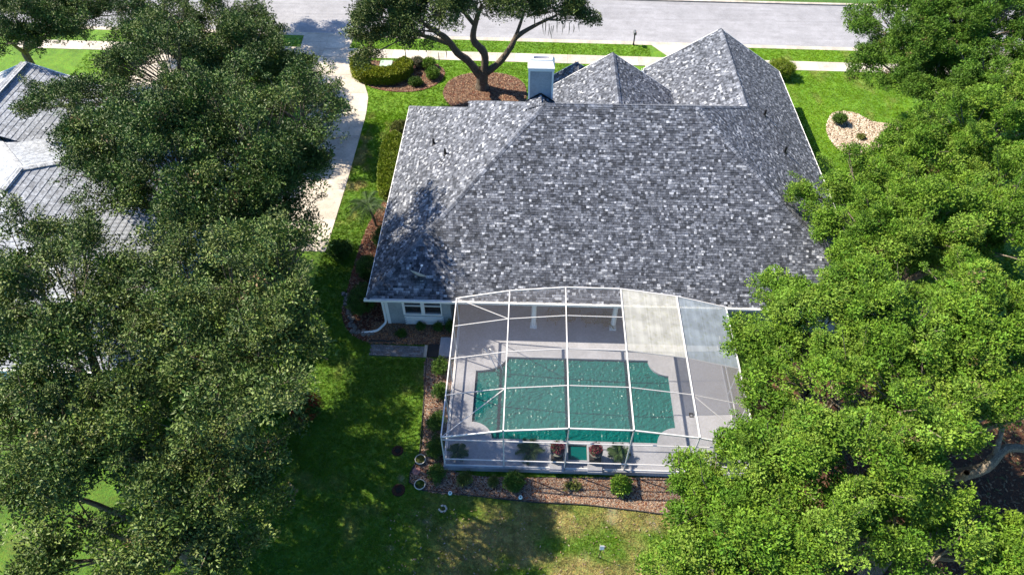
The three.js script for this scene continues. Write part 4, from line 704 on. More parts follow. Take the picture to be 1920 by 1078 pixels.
// o: base [x, z], fork height, blobs [x, y, z, r], style
function tree(o) {
  const t = thing(o.name, o.label, 'tree', [o.base[0], 0, o.base[1]], 0, o.group), B = V3(o.base[0], 0, o.base[1]);
  const loc = (v) => v.clone().sub(B), wood = [], twigs = [], spots = [], trunkR = o.r || 0.38, fork = o.fork || 2.6;
  const f0 = V3(o.base[0] + (o.lean?.[0] || 0), fork, o.base[1] + (o.lean?.[1] || 0));
  if (!o.limbs) mesh('trunk', tube(curve([V3(0, -0.2, 0), V3(0.03, 0.4, 0.02), loc(f0).multiplyScalar(0.55).setY(fork * 0.5), loc(f0)], 10), [1.55, 1.3, 1.15, 1.06, 1, 0.97, 0.95, 0.93, 0.92, 0.92, 0.9].map((k) => k * trunkR), 12), o.bark || M.bark, t);
  const leafy = o.style, per = o.per || 1;
  for (const [bx, by, bz, br] of o.blobs) {
    const c = V3(bx, by - br * 0.25, bz), start = f0.clone(), mid = start.clone().lerp(c, 0.5); mid.y += 0.25 * c.distanceTo(start) * 0.3; mid.x += rr(-0.4, 0.4); mid.z += rr(-0.4, 0.4);
    const L = curve([start, mid, c], 8), r0 = trunkR * clamp(0.28 + 0.14 * br, 0.3, 0.7);
    if (!o.limbs) mesh('limb', tube(L.map(loc), L.map((_, i) => r0 * lerp(1, 0.32, i / 8)), 7), o.bark || M.bark, t);
    // lobes spread over the blob, tufts over each lobe
    const nl = Math.max(5, Math.round(br * br * (o.lobes || 4.2)));
    for (let i = 0; i < nl; i++) {
      const d = onSphere(-0.3), lr = (o.lobeR || 0.62) * rr(0.65, 1.3), q = V3(bx + d.x * br * rr(0.72, 1.06), by + d.y * br * (o.flat || 0.62) * rr(0.8, 1.08), bz + d.z * br * rr(0.72, 1.06));
      const s0 = L[5 + Math.floor(rnd() * 4)], bend = s0.clone().lerp(q, 0.55).add(V3(rr(-0.2, 0.2), rr(-0.1, 0.3), rr(-0.2, 0.2)));
      twigs.push(tube([s0, bend, q].map(loc), [0.055, 0.034, 0.014], 4));
      if (rnd() < (o.bareTwigs ?? 0.3)) { const e = q.clone().add(d.clone().multiplyScalar(lr * rr(0.9, 1.3))).add(V3(rr(-0.3, 0.3), rr(-0.1, 0.25), rr(-0.3, 0.3))); twigs.push(tube([bend, q.clone().lerp(e, 0.3), e].map(loc), [0.03, 0.024, 0.012], 3)); }
      const nt = Math.round((o.tufts || 20) * per * (lr / 0.62) ** 2), tone = Math.floor(rnd() * o.colors.length);
      const ax = d.clone().add(V3(rr(-0.5, 0.5), rr(-0.4, 0.3), rr(-0.5, 0.5))).normalize(), st = (o.stretch ?? 0.25) * rr(0.6, 1.4);
      for (let k = 0; k < nt; k++) {
        const e = onSphere(-0.5), rad = lr * rr(o.loose || 0.55, 1.05), along = e.dot(ax) * st; const p = loc(V3(q.x + (e.x + ax.x * along) * rad, q.y + (e.y + ax.y * along) * rad * (o.puff || 0.72), q.z + (e.z + ax.z * along) * rad));
        spots.push([p.x, p.y, p.z, rr(0.75, 1.25) * (o.leaf || 1), rnd() < 0.006 ? -1 : rnd() < 0.6 ? tone : undefined]);
      }
    }
    for (let i = 0; i < Math.round((o.sprays || 0) * br * br); i++) { // shoots that stand out of the crown
      const d = onSphere(-0.1), dir = d.clone().add(V3(rr(-0.4, 0.4), rr(0.0, 0.6), rr(-0.4, 0.4))).normalize(), p0 = V3(bx + d.x * br * 0.85, by + d.y * br * 0.62, bz + d.z * br * 0.85), L2 = rr(0.6, 1.5), tip = p0.clone().addScaledVector(dir, L2), n = Math.round(L2 * 9);
      twigs.push(tube([c.clone().lerp(p0, 0.6), p0, tip].map(loc), [0.03, 0.022, 0.008], 4));
      for (let k = 0; k < n; k++) { const u = k / n, w = 0.22 * (1 - 0.7 * u), p = loc(p0.clone().lerp(tip, u).add(V3(rr(-w, w), rr(-w, w) * 0.8, rr(-w, w)))); spots.push([p.x, p.y, p.z, rr(0.55, 0.85)]); }
    }
    // inner leaves that close the crown
    const ni = Math.round(br * br * br * (o.fill || 5)); for (let k = 0; k < ni; k++) { const e = onSphere(-0.9), rad = br * Math.cbrt(rnd()) * 0.85, p = loc(V3(bx + e.x * rad, by + e.y * rad * 0.6, bz + e.z * rad)); spots.push([p.x, p.y, p.z, rr(0.8, 1.3) * (o.leaf || 1)]); }
  }
  { // uneven thinning: whole patches of twigs carry few leaves
    const g = o.gap ?? 0.4, keep = spots.filter(([x, y, z]) => { const n = 0.6 * vnoise(x * 0.95 + y * 0.5 + o.base[0], z * 0.95 - y * 0.6) + 0.4 * vnoise(x * 2.1 - y + 9, z * 2.1 + y * 1.2 + o.base[1]); return n > g || rnd() < 0.22; }); spots.length = 0; keep.forEach((q) => spots.push(q));
  }
  if (o.limbs) for (const [pts, rads] of o.limbs) { const P = curve(pts.map((p) => V3(...p)), (pts.length - 1) * 4); mesh(rads[0] > 0.4 ? 'trunk' : 'limb', tube(P.map(loc), P.map((_, i) => { const u = i / (P.length - 1) * (rads.length - 1), j = Math.min(rads.length - 2, Math.floor(u)); return lerp(rads[j], rads[j + 1], u - j) * (1 + 0.12 * (hash(i, pts.length) - 0.5)); }), 10), o.bark || M.bark, t); }
  if (twigs.length) { const m = mesh('twigs', merge(twigs), o.twigBark || M.barkPale, t); m.userData.kind = 'stuff'; }
  const n = CL[leafy].length, sets = CL[leafy].map(() => []); spots.forEach((s, i) => sets[i % n].push(s));
  sets.forEach((l, i) => { const f = foliage('crown', t, l, CL[leafy][i], o.colors, o.vary ?? 0.28, o.mat); });
  return t;
}
const CROWNS = {
  R1: [[26.3, 7.0, -45.5, 4.02], [29.7, 8.0, -44.5, 3.89], [25.1, 5.5, -43.2, 2.72], [28.9, 7.0, -39.6, 2.85], [26.6, 6.0, -41.1, 2.62]],
  R7: [[26.2, 6.5, -34.1, 3.42], [23.9, 5.0, -34.0, 2.71], [29.1, 7.0, -36.7, 2.56], [21.4, 4.2, -32.9, 1.91], [25.9, 6.5, -29.8, 2.31]],
  R2: [[17.9, 6.5, -26.2, 2.85], [16.2, 6.0, -29.0, 1.59], [18.3, 5.5, -31.7, 1.53], [15.6, 6.2, -24.6, 1.46], [20.4, 7.0, -25.8, 2.93], [23.4, 7.0, -25.5, 2.64]],
  R3: [[12.8, 7.0, -19.1, 2.10], [10.5, 6.0, -17.5, 1.34], [14.6, 7.5, -19.4, 2.43], [12.2, 6.0, -21.4, 1.13], [12.9, 7.0, -15.8, 2.39], [10.4, 6.0, -14.9, 1.31], [10.5, 6.0, -19.2, 0.86]],
  R4: [[16.4, 8.0, -18.5, 2.57], [19.2, 8.0, -18.9, 2.48], [14.7, 8.0, -14.8, 2.16], [17.5, 7.5, -16.2, 1.50], [19.9, 8.0, -17.8, 1.43], [20.1, 8.0, -14.9, 1.44], [22.5, 8.0, -18.7, 1.79]],
  R5: [[7.6, 6.0, -11.2, 1.96], [9.8, 6.5, -12.7, 1.94], [6.7, 5.2, -12.1, 1.26], [6.7, 5.5, -9.5, 1.75], [8.7, 6.5, -9.6, 2.07]],
  R6: [[12.1, 7.5, -12.3, 2.06], [14.2, 7.0, -12.2, 1.58], [11.3, 7.0, -9.5, 2.03], [14.9, 6.0, -9.6, 1.81], [17.5, 6.0, -9.9, 1.34], [16.0, 7.0, -13.8, 1.23]],
  T1: [[-18.3, 8.5, -28.1, 3.17], [-14.2, 9.0, -28.1, 2.86], [-12.3, 9.5, -30.9, 2.12], [-24.6, 7.0, -29.4, 1.75], [-11.9, 9.0, -27.3, 1.74], [-10.7, 9.5, -29.1, 1.23], [-15.6, 8.0, -25.1, 2.37], [-21.2, 7.0, -26.8, 1.67], [-17.2, 9.0, -31.2, 2.89], [-22.7, 7.5, -30.2, 2.20], [-12.7, 7.0, -24.9, 1.55], [-12.4, 6.0, -27.6, 1.20]],
  T1n: [[-24.1, 5.5, -40.3, 3.74], [-20.7, 4.6, -43.6, 3.40], [-26.2, 6.0, -35.5, 2.47], [-30.0, 6.0, -36.9, 1.68], [-26.9, 5.5, -45.8, 2.69], [-23.3, 4.6, -48.4, 2.74], [-18.7, 4.3, -43.8, 2.28], [-21.1, 4.3, -49.0, 1.83], [-16.1, 4.3, -39.9, 1.62]],
  T2a: [[-12.7, 8.5, -18.9, 2.85], [-10.3, 9.8, -19.0, 1.94], [-9.2, 10.5, -17.3, 0.83], [-15.9, 8.0, -20.1, 2.38], [-9.3, 10.3, -15.6, 1.04], [-10.2, 9.5, -14.4, 1.79], [-9.0, 10.0, -13.1, 1.14], [-14.2, 8.0, -16.6, 2.31], [-17.5, 7.5, -19.6, 1.90]],
  T2b: [[-20.2, 8.0, -19.1, 2.68], [-20.1, 8.0, -15.6, 2.37], [-16.9, 8.0, -15.2, 2.24], [-17.6, 7.5, -12.6, 2.33], [-15.2, 7.0, -12.1, 1.92], [-24.6, 7.0, -22.8, 1.94], [-22.3, 6.5, -23.8, 1.33]],
  T2c: [[-12.0, 7.0, -13.1, 2.17], [-10.8, 6.0, -13.7, 1.51], [-12.9, 6.5, -10.9, 1.69], [-11.3, 6.0, -10.3, 1.39], [-17.0, 6.2, -10.3, 1.48], [-19.4, 6.0, -11.6, 1.34], [-12.6, 6.0, -8.5, 1.52], [-11.2, 5.5, -8.9, 0.97], [-16.7, 6.0, -8.6, 0.76]],
  T0: [[-36.5, 6.0, -46.9, 2.92], [-33.7, 5.5, -47.1, 2.16], [-37.5, 6.0, -44.5, 1.89], [-32.6, 6.0, -48.6, 1.59]],
  TT: [[-27.7, 7.5, -49.0, 3.12], [-23.3, 7.5, -48.7, 2.71], [-31.2, 7.0, -48.3, 1.95], [-20.9, 7.0, -49.4, 1.57]],
  T3: [[-10.5, 7.0, -45.8, 2.05], [-8.3, 6.3, -46.0, 2.08], [-12.0, 5.2, -45.7, 1.34], [-6.6, 8.0, -45.8, 2.20], [-4.1, 8.5, -46.5, 2.02], [-1.2, 8.0, -47.2, 2.05], [1.5, 7.3, -47.9, 1.90], [3.2, 6.6, -48.2, 1.23], [-9.4, 8.0, -46.9, 2.05], [-11.9, 6.5, -47.5, 1.35], [-0.1, 8.5, -49.4, 2.29], [-5.8, 9.0, -49.0, 2.64]],
};

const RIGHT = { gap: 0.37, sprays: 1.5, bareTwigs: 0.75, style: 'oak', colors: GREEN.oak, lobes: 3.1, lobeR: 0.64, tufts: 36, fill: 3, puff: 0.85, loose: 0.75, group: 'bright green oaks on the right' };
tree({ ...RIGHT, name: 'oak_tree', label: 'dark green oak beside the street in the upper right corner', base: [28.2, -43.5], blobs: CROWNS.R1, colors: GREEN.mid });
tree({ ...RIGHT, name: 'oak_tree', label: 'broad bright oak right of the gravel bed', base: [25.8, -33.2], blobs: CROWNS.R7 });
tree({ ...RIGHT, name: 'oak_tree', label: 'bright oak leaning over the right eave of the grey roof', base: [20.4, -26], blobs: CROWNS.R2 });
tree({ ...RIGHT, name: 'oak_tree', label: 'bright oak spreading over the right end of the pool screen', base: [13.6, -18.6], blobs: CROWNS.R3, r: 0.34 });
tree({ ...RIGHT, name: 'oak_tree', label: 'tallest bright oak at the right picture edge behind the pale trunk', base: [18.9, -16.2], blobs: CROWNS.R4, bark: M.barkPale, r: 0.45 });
{ // the pale forked trunk in the gap
  const t = scene.getObjectByName('oak_tree_004'), b = V3(18.9, 0, -16.2);
  for (const [p, r] of [[[[18.9, 0.5, -16.2], [19.2, 2.4, -14.8], [19.9, 3.6, -14.6], [20.7, 4.2, -15.2], [21.8, 4.4, -15]], [0.34, 0.3, 0.24, 0.2, 0.16]], [[[19.16, 2.25, -14.9], [18.85, 3.4, -14.2], [18.3, 4.6, -13.8]], [0.12, 0.2, 0.12]], [[[20.2, 3.8, -14.8], [20.4, 5, -15.8]], [0.14, 0.1]]]) { const P = curve(p.map((q) => V3(...q).sub(b)), 12); mesh('limb', tube(P, P.map((_, i) => { const u = i / 12 * (r.length - 1), j = Math.min(r.length - 2, Math.floor(u)); return lerp(r[j], r[j + 1], u - j); }), 9), M.barkPale, t); }
}
tree({ ...RIGHT, name: 'oak_tree', label: 'low bright oak covering the front right corner of the pool bed', base: [8.6, -11.4], blobs: CROWNS.R5, r: 0.3 });
tree({ ...RIGHT, name: 'oak_tree', label: 'bright oak in the bottom right corner above the leaf litter', base: [15.2, -11.2], blobs: CROWNS.R6 });
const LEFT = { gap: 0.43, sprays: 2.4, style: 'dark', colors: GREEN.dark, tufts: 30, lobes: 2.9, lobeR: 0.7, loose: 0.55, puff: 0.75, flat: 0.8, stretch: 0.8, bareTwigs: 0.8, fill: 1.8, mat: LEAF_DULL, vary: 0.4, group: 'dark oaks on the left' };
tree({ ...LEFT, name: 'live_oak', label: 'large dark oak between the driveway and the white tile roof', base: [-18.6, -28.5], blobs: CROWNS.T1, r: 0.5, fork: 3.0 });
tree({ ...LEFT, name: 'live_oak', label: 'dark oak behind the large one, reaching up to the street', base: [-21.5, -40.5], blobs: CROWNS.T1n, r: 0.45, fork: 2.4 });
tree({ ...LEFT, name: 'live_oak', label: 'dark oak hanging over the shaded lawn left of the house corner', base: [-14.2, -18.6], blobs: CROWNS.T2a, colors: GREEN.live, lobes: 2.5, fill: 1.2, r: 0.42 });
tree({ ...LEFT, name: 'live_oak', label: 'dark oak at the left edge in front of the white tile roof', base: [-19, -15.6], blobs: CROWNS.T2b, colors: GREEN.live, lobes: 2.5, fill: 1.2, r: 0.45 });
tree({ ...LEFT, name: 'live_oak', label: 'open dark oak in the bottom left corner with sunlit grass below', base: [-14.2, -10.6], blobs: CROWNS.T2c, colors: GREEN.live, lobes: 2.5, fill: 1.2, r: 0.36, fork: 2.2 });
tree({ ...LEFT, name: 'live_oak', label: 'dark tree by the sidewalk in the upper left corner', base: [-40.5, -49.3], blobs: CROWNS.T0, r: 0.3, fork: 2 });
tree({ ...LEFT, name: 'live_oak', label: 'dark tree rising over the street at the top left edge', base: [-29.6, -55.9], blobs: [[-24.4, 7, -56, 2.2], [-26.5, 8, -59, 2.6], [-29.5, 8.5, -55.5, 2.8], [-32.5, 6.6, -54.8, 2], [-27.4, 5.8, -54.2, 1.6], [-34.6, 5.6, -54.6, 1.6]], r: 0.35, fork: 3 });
{
  const z = -48.65;
  tree({
    name: 'front_oak', label: 'open branched oak standing in the round mulch bed', base: [-3.98, z], blobs: CROWNS.T3, style: 'dark', colors: GREEN.front, mat: LEAF_DULL, tufts: 20, lobes: 4, lobeR: 0.7, loose: 0.3, flat: 0.7, fill: 2.5, leaf: 1.05, bark: M.bark, fork: 4.5,
    limbs: [
      [[[-3.98, -0.2, z], [-3.98, 0.6, z], [-3.86, 1.7, z]], [0.62, 0.47, 0.44]],
      [[[-3.98, 0.9, z], [-4.98, 2.43, z + 0.1], [-5.76, 3.22, z + 0.3], [-6.49, 4.48, z + 0.5], [-7.35, 5.35, z + 0.9], [-8.4, 6.4, z + 1.5]], [0.34, 0.3, 0.27, 0.24, 0.17, 0.1]],
      [[[-3.8, 1.2, z], [-3.72, 3.04, z], [-4.49, 4.25, z + 0.2], [-4.23, 5.82, z + 0.4], [-3.72, 7.3, z + 0.8]], [0.34, 0.3, 0.26, 0.2, 0.12]],
      [[[-3.75, 1.3, z], [-2.62, 2.24, z], [-1.67, 3.61, z], [-1.27, 4.4, z], [0, 5.3, z], [1.7, 6.4, z + 0.4]], [0.3, 0.26, 0.22, 0.2, 0.14, 0.09]],
      [[[-1.6, 3.8, z], [-1.1, 5, z - 0.2], [-0.6, 6.6, z - 0.3]], [0.16, 0.13, 0.08]],
      [[[-6.2, 4.0, z + 0.4], [-8, 4.8, z + 0.8], [-9.8, 5.6, z + 1.6], [-11.4, 5.4, z + 2.4]], [0.2, 0.15, 0.11, 0.06]],
      [[[-4.3, 5.4, z + 0.3], [-5.3, 6.7, z + 0.2], [-6, 8, z + 0.8]], [0.17, 0.13, 0.08]],
    ],
  });
  // hanging moss strands below the crown
  const strands = []; for (let i = 0; i < 34; i++) { const right = i < 26, x = right ? rr(-0.5, 4.0) : rr(-12, -6), y = right ? rr(5.4, 6.6) : rr(4.6, 5.8), zz = right ? z + rr(-0.6, 0.8) : z + rr(1.4, 3.4), L = rr(0.4, 1.3); strands.push(tube([V3(x, y, zz), V3(x + rr(-0.06, 0.06), y - L * 0.5, zz), V3(x + rr(-0.1, 0.1), y - L, zz)], [0.02, 0.035, 0.006], 5)); }
  const mo = mesh('hanging_moss', merge(strands), std(S(0.24, 0.25, 0.19), 0.95, { map: mossTex })); mo.userData.kind = 'stuff'; mo.userData.label = 'grey moss strands hanging from the front oak'; mo.userData.category = 'moss';
}
// shrubs: leaf tufts over an uneven mound, on stems
function shrub(name, label, x, z, rx, ry, rz, colors, o = {}) {
  const s = thing(name, label, o.category || 'shrub', [x, 0.02 + (o.y || 0), z], 0, o.group), st = o.style || 'small', spots = [], area = (rx * ry + ry * rz + rx * rz) / 3, n = Math.round(area * (o.n || 420)), jag = o.jag ?? 0.25;
  for (let i = 0; i < n; i++) { const e = onSphere(-0.75), j = 1 - jag * fbm(e.x * 3 + x, e.z * 3 + e.y * 2 + z, 2) * 1.6, k = rr(0.7, 1.02) * j; spots.push([e.x * rx * k, Math.max(0.03, ry * 0.95 + e.y * ry * k), e.z * rz * k, rr(0.7, 1.3) * (o.leaf || 1)]); }
  foliage('leaves', s, spots, CL[st][0], colors, o.vary || 0.3, LEAF_DULL);
  const stems = []; for (let i = 0; i < 7; i++) { const a = i * 0.9 + rr(0, 0.5); stems.push(tube([V3(0, -0.05, 0), V3(Math.cos(a) * rx * 0.3, ry * 0.6, Math.sin(a) * rz * 0.3), V3(Math.cos(a) * rx * 0.65, ry * 1.2, Math.sin(a) * rz * 0.65)], [0.03, 0.022, 0.01], 5)); }
  mesh('stems', merge(stems), M.bark, s);
  return s;
}
function hedge(name, label, path, w, h, colors, o = {}) {
  const s = thing(name, label, 'hedge', [path[0][0], 0.02, path[0][1]]), spots = [], c = new THREE.CatmullRomCurve3(path.map(([x, z]) => V3(x - path[0][0], 0, z - path[0][1])), false, 'centripetal'), L = c.getLength(), n = Math.round(L * (w + h * 2) * (o.n || 210)), stems = [];
  for (let i = 0; i < n; i++) {
    const u = rnd(), p = c.getPointAt(u), t = c.getTangentAt(u), sd = V3(-t.z, 0, t.x), q = rnd(); let a, y;
    const ww = w / 2 * (1 + 0.18 * (fbm(p.x * 2, p.z * 2, 2) - 0.5)), hh = h * (1 + 0.16 * (fbm(p.x * 1.7 + 5, p.z * 1.7, 2) - 0.5)), end = Math.min(u, 1 - u) * L, round = Math.sqrt(clamp(end / (w * 0.4)));
    if (q < 0.55) { a = rr(-1, 1); y = hh - 0.12 * a * a - rr(0, 0.12); } else { a = (rnd() < 0.5 ? -1 : 1) * rr(0.82, 1.03); y = rr(0.05, hh * 0.95); }
    p.addScaledVector(sd, a * ww * round); spots.push([p.x, y, p.z, rr(0.8, 1.3) * (o.leaf || 1.1)]);
  }
  for (let u = 0.05; u < 1; u += 0.35 / L) { const p = c.getPointAt(u); stems.push(tube([p, p.clone().add(V3(rr(-0.1, 0.1), h * 0.45, rr(-0.1, 0.1))), p.clone().add(V3(rr(-0.25, 0.25), h * 0.85, rr(-0.25, 0.25)))], [0.03, 0.02, 0.01], 5)); }
  foliage('leaves', s, spots, CL.small[1], colors, 0.28, LEAF_DULL); mesh('stems', merge(stems), M.bark, s); return s;
}
hedge('clipped_hedge', 'yellow green clipped hedge curving around the utility box', [[-13.9, -51.9], [-14.2, -50.9], [-13.7, -49.7], [-12.5, -49.35], [-11.3, -49.5], [-10.6, -50.2], [-10.5, -51.4]], 1.15, 0.95, GREEN.hedge, { n: 260 });
hedge('box_hedge', 'long yellow green hedge along the left wall', [[-9.75, -41.2], [-9.8, -39], [-9.5, -36.4], [-9.3, -34.9]], 1.25, 1.0, GREEN.box, { n: 240 });
shrub('round_shrub', 'rounded shrub at the street end of the left wall hedge', -9.65, -42.5, 0.85, 0.5, 0.75, GREEN.olive, { n: 700 });
shrub('round_shrub', 'clipped round shrub at the right front corner of the garage', 20.2, -51.2, 1.3, 0.75, 1.1, GREEN.box, { n: 620 });
shrub('low_shrub', 'small low shrub at the lawn edge of the hedge bed', -9.35, -48.95, 0.65, 0.3, 0.45, GREEN.shrub, { n: 800 });
shrub('round_shrub', 'round green shrub nearest the oak bed', -8.1, -50.1, 0.6, 0.42, 0.85, GREEN.mid, { n: 760 });
shrub('round_shrub', 'bright green shrub by the sidewalk behind the hedge', -8.6, -51.5, 0.65, 0.45, 0.55, GREEN.oak, { n: 700 });
shrub('grey_shrub', 'grey green shrub right of the clipped hedge', -9.5, -51.6, 0.7, 0.5, 0.55, [[0.17, 0.18, 0.11], [0.13, 0.15, 0.08], [0.2, 0.17, 0.12]], { n: 600, jag: 0.4 });
shrub('wall_shrub', 'dark shrub left of the satellite dish corner', -9.5, -25.6, 0.95, 0.75, 1.25, GREEN.shrub, { n: 420 });
shrub('wall_shrub', 'dark shrub behind the corner shrub by the left wall', -9.55, -28.2, 0.85, 0.7, 1.0, GREEN.shrub, { n: 420 });
shrub('wall_shrub', 'dark shrub at the foot of the slender palm', -9.1, -30.8, 0.75, 0.6, 1.0, GREEN.shrub, { n: 380 });
shrub('lawn_shrub', 'loose shrub at the end of the driveway lawn', -11.6, -29.7, 1.0, 0.6, 0.9, GREEN.shrub, { n: 360, style: 'small', leaf: 1.5, jag: 0.5 });
shrub('window_shrub', 'small dark shrub under the left window', -5.95, -24.1, 0.28, 0.25, 0.22, GREEN.shrub, { n: 700, jag: 0.6 });
shrub('window_shrub', 'small dark shrub under the right window', -4.95, -24.05, 0.32, 0.3, 0.25, GREEN.shrub, { n: 700, jag: 0.6 });
shrub('window_shrub', 'dark leafy shrub against the screen corner by the windows', -4.25, -24.0, 0.3, 0.45, 0.3, GREEN.shrub, { n: 700, jag: 0.5 });
shrub('window_shrub', 'low shrub in the middle of the mulch under the windows', -7.0, -23.6, 0.4, 0.18, 0.3, GREEN.shrub, { n: 700, jag: 0.6 });
for (const [x, z, a, b, label] of [[-4.55, -21.3, 0.5, 0.4, 'dark shrub by the landing left of the screen'], [-4.35, -19.7, 0.5, 0.45, 'dark shrub second along the screen from the landing'], [-4.4, -17.9, 0.55, 0.45, 'dark shrub third along the screen from the landing'], [-4.3, -16.5, 0.55, 0.4, 'dark shrub by the upper ring planter'], [-4.1, -15.2, 0.5, 0.35, 'dark shrub right of the lower ring planter']])
  shrub('screen_shrub', label, x, z, a, b, a * 1.4, GREEN.shrub, { n: 420, jag: 0.5, group: 'shrubs left of the pool screen' });
shrub('bed_shrub', 'yellowish loose shrub in front of the screen corner', -2.75, -14.95, 0.5, 0.3, 0.4, GREEN.olive, { n: 500, jag: 0.55 });
shrub('bed_shrub', 'dense dark green shrub in front of the left pedestal', -0.4, -14.85, 0.52, 0.42, 0.46, GREEN.shrub, { n: 800, jag: 0.25 });
shrub('bed_shrub', 'bright leafy shrub at the right end of the pool bed', 4.65, -14.8, 0.5, 0.42, 0.48, GREEN.oak, { n: 700, jag: 0.3, leaf: 1.2 });
shrub('bed_shrub', 'thin weedy shrub in the sandy middle of the pool bed', -1.4, -14.9, 0.3, 0.25, 0.3, GREEN.olive, { n: 400, jag: 0.6 });
shrub('bed_shrub', 'sparse brown shrub between the shrub and the bright one', 2.4, -14.85, 0.6, 0.15, 0.3, GREEN.olive, { n: 250, jag: 0.7 });
shrub('gravel_shrub', 'dark shrub in the left of the gravel bed', 23.2, -44.7, 0.75, 0.5, 0.7, GREEN.shrub, { n: 500, jag: 0.5 });
shrub('gravel_shrub', 'tiny yellow green plant in the gravel', 24.3, -42.9, 0.35, 0.18, 0.3, GREEN.olive, { n: 500, jag: 0.5 });
shrub('gravel_shrub', 'leafy green shrub between the gravel and the bench', 26.0, -42.2, 0.9, 0.6, 0.9, GREEN.mid, { n: 420, jag: 0.4, leaf: 1.4 });
{
  const s = shrub('flowering_shrub', 'shrub with red leaves at the edge of the shaded lawn', -11.0, -18.3, 0.7, 0.8, 0.7, GREEN.shrub, { n: 300, jag: 0.6, leaf: 1.6 });
  const sp = []; for (let i = 0; i < 60; i++) { const e = onSphere(-0.2); sp.push([e.x * 0.75, 0.8 + e.y * 0.8, e.z * 0.7, rr(0.7, 1.1)]); } foliage('red_leaves', s, sp, CL.small[0], [[0.22, 0.02, 0.012], [0.16, 0.025, 0.015]]);
}
for (const [x, z, label] of [[1.64, -16.1, 'maroon plant in the left pedestal bowl'], [3.46, -16.1, 'maroon plant in the right pedestal bowl']]) {
  const p = shrub('bowl_plant', label, x, z - 0.08, 0.26, 0.2, 0.24, [[0.2, 0.03, 0.045], [0.14, 0.025, 0.04], [0.08, 0.12, 0.05]], { y: DY + 0.74, n: 1500, category: 'plant', group: 'plants in the pedestal bowls' });
}
// palms and ferns: arching fronds with leaflets
function frondGeo(L, droop, leafL, n, wid = 0.03) {
  const pos = [], tri = (a, b, c) => { for (const v of [a, b, c]) pos.push(v.x, v.y, v.z); }, spine = (u) => V3(L * u * (1 - 0.15 * u), L * (0.55 * u - droop * u * u), 0);
  for (let i = 0; i < 8; i++) { const a = spine(i / 8), b = spine((i + 1) / 8), w = 0.018 * (1 - i / 9); tri(a.clone().add(V3(0, 0, w)), b.clone().add(V3(0, 0, w)), b.clone().add(V3(0, 0, -w))); tri(a.clone().add(V3(0, 0, w)), b.clone().add(V3(0, 0, -w)), a.clone().add(V3(0, 0, -w))); }
  for (let i = 1; i <= n; i++) for (const s of [-1, 1]) { const u = 0.12 + 0.88 * i / n, p = spine(u), l = leafL * Math.sin(Math.PI * (0.15 + 0.8 * u)) + 0.04, tip = p.clone().add(V3(l * 0.55, -l * 0.35 + rr(-0.03, 0.05), s * l * 0.85)), q = p.clone().add(V3(wid, 0.005, 0)); tri(p, q, tip); }
  const g = new THREE.BufferGeometry(); g.setAttribute('position', new THREE.Float32BufferAttribute(pos, 3)); g.computeVertexNormals(); return g;
}
function fronds(parent, geo, n, y, mats, lift = [-0.35, 0.5], sc = [0.8, 1.1]) { for (let i = 0; i < n; i++) { const f = mesh('frond', geo, pick(mats), parent, [0, y, 0]); f.rotation.set(0, i / n * 6.283 * 2.6 + rr(-0.2, 0.2), rr(...lift), 'YXZ'); f.scale.setScalar(rr(...sc)); } }
const frondMats = [[0.04, 0.08, 0.025], [0.055, 0.1, 0.03], [0.07, 0.11, 0.045]].map((c) => leafMat({ color: S(...c) }));
{
  const p = thing('date_palm', 'slender feathery palm leaning beside the left wall', 'palm', [-9.85, 0, -32.4]);
  mesh('trunk', tube(curve([V3(0, -0.1, 0), V3(-0.1, 0.6, -0.1), V3(-0.35, 1.5, -0.25)], 8), Array(9).fill(0).map((_, i) => 0.1 - 0.004 * i), 9), M.bark, p);
  const c = part('crown', p); c.position.set(-0.37, 1.5, -0.26); const g = frondGeo(1.5, 0.85, 0.34, 26); fronds(c, g, 30, 0, frondMats);
}
for (const [x, z, n, L, label, pot] of [[-3.15, -16.15, 16, 0.6, 'dark fern in the front left corner of the screen', 0], [0.35, -16.3, 22, 0.75, 'arching potted palm left of the pedestals', 1], [4.6, -16.3, 20, 0.65, 'bronze potted palm right of the pedestals', 1], [4.5, -24.5, 14, 0.7, 'potted palm beside the right lanai column', 1], [9.6, -16.2, 14, 0.6, 'potted fern in the front right corner of the screen', 1]]) {
  const p = thing('potted_palm', label, 'potted plant', [x, DY, z]); const pr = [[0, 0], [0.17, 0], [0.23, 0.3], [0.25, 0.32], [0.21, 0.33], [0.2, 0.26], [0, 0.26]].map(([a, b]) => new THREE.Vector2(a, b));
  mesh('pot', new THREE.LatheGeometry(pr, 20), pot ? M.stone : M.dark, p); const c = part('crown', p); fronds(c, frondGeo(L, 0.7, 0.22, 16, 0.04), n, 0.28, frondMats, [-0.2, 0.9]);
}
for (const [x, z, label] of [[-4.99, -15.94, 'yellow green sprout in the upper ring planter'], [-4.86, -14.64, 'green plant in the lower ring planter']]) shrub('ring_plant', label, x, z, 0.16, 0.08, 0.16, label[0] === 'y' ? GREEN.olive : GREEN.shrub, { y: 0.1, n: 1500, category: 'plant', leaf: 0.7 });
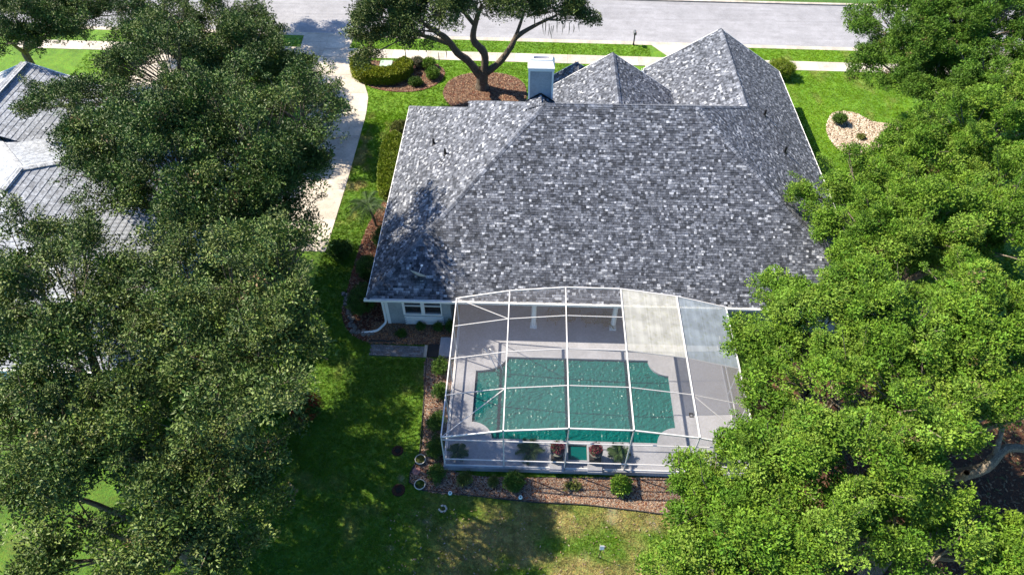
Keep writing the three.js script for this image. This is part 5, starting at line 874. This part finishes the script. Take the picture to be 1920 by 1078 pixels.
// understorey that shows through the left oaks
for (const [x, z, r, label] of [[-13.2, -21.6, 1.3, 'bright green undergrowth below the dark oak by the house corner'], [-16.2, -20.6, 1.2, 'green undergrowth along the neighbouring wall'], [-12.4, -16.3, 1.0, 'bright green undergrowth beside the red leaved shrub'], [-18.5, -18.2, 1.3, 'green undergrowth near the neighbouring house corner']]) shrub('undergrowth', label, x, z, r, r * 0.55, r, GREEN.oak, { n: 260, leaf: 1.8, jag: 0.5 });
for (const [x, z, r, label] of [[21.3, -29.5, 1.2, 'green shrub by the right wall under the leaning oak'], [12.2, -23.6, 1.0, 'green shrub between the screen and the right oaks'], [22.5, -37.5, 1.2, 'shrub below the gravel bed under the bright oak'], [18.2, -13.2, 1.0, 'low shrub in the gap by the pale trunk']]) shrub('undergrowth', label, x, z, r, r * 0.5, r, GREEN.mid, { n: 260, leaf: 1.6, jag: 0.5 });

// ---------------------------------------------------------------- grass blades
{
  const pos = []; for (let i = 0; i < 9; i++) { const a = rr(0, 6.28), r = rr(0, 0.07), x = r * Math.cos(a), z = r * Math.sin(a), b = rr(0, 6.28), w = 0.011, h = rr(0.03, 0.06), lx = rr(-0.04, 0.04), lz = rr(-0.04, 0.04); pos.push(x - w * Math.cos(b), 0, z - w * Math.sin(b), x + w * Math.cos(b), 0, z + w * Math.sin(b), x + lx, h, z + lz); }
  const g = new THREE.BufferGeometry(); g.setAttribute('position', new THREE.Float32BufferAttribute(pos, 3)); g.computeVertexNormals();
  const no = [BED_FRONT, BED_OAK, BED_SIDE, BED_REAR, BED_POOL, GRAVEL, BED_OAKS, DRIVE, HOLE], list = [];
  const free = (x, z) => { if (x > -8.7 && x < 18.6 && z < -24.2 && z > -42) return false; if (x > 8.4 && x < 18.6 && z < -41 && z > -52.4) return false; const s = z - 0.022 * x; if (s < -52.5 && s > -54.1) return false; if (s < -55.9) return false; if (x > -8.7 && x < -5.3 && z > -23 && z < -22) return false; if (x > 10 && x < 18.3 && z < -53) return false; if (x > -20 && x < -15.6 && z < -53) return false; if (x < -27.8 && x > -33 && z < -45) return false; return !no.some((p) => inside(p, x, z)); };
  for (const [x0, x1, z0, z1, n] of [[-19, 10, -23, -6, 62000], [-12.8, -8.6, -45, -23, 12000], [-16, 9, -56, -42, 30000], [18.6, 30, -56, -28, 30000], [9, 19, -57, -52, 5000], [-38, -20, -56, -44, 9000]]) for (let i = 0; i < n; i++) { const x = rr(x0, x1), z = rr(z0, z1); if (bare(x, z) < rnd() && free(x, z)) list.push([x, z]); }
  const im = new THREE.InstancedMesh(g, new THREE.MeshPhysicalMaterial({ color: 0xffffff, roughness: 0.9, specularIntensity: 0.15, side: THREE.DoubleSide }), list.length); im.name = 'grass'; shade(im); im.userData.kind = 'stuff'; im.userData.label = 'short grass blades of the lawn';
  const m = new THREE.Matrix4(), q = new THREE.Quaternion(), e = new THREE.Euler(), c = new THREE.Color();
  list.forEach(([x, z], i) => { e.set(0, rr(0, 6.28), 0); q.setFromEuler(e); const s = rr(0.8, 1.5); im.setMatrixAt(i, m.compose(V3(x, 0, z), q, V3(s, s, s))); const k = lawnColor(x, z), v = rr(0.75, 1.2); im.setColorAt(i, c.setRGB(k[0] * v, k[1] * v, k[2] * v)); });
  scene.add(im);
}

scene.traverse((o) => { if (o.isMesh) { o.castShadow = true; o.receiveShadow = true; } });
renderer.render(scene, camera);
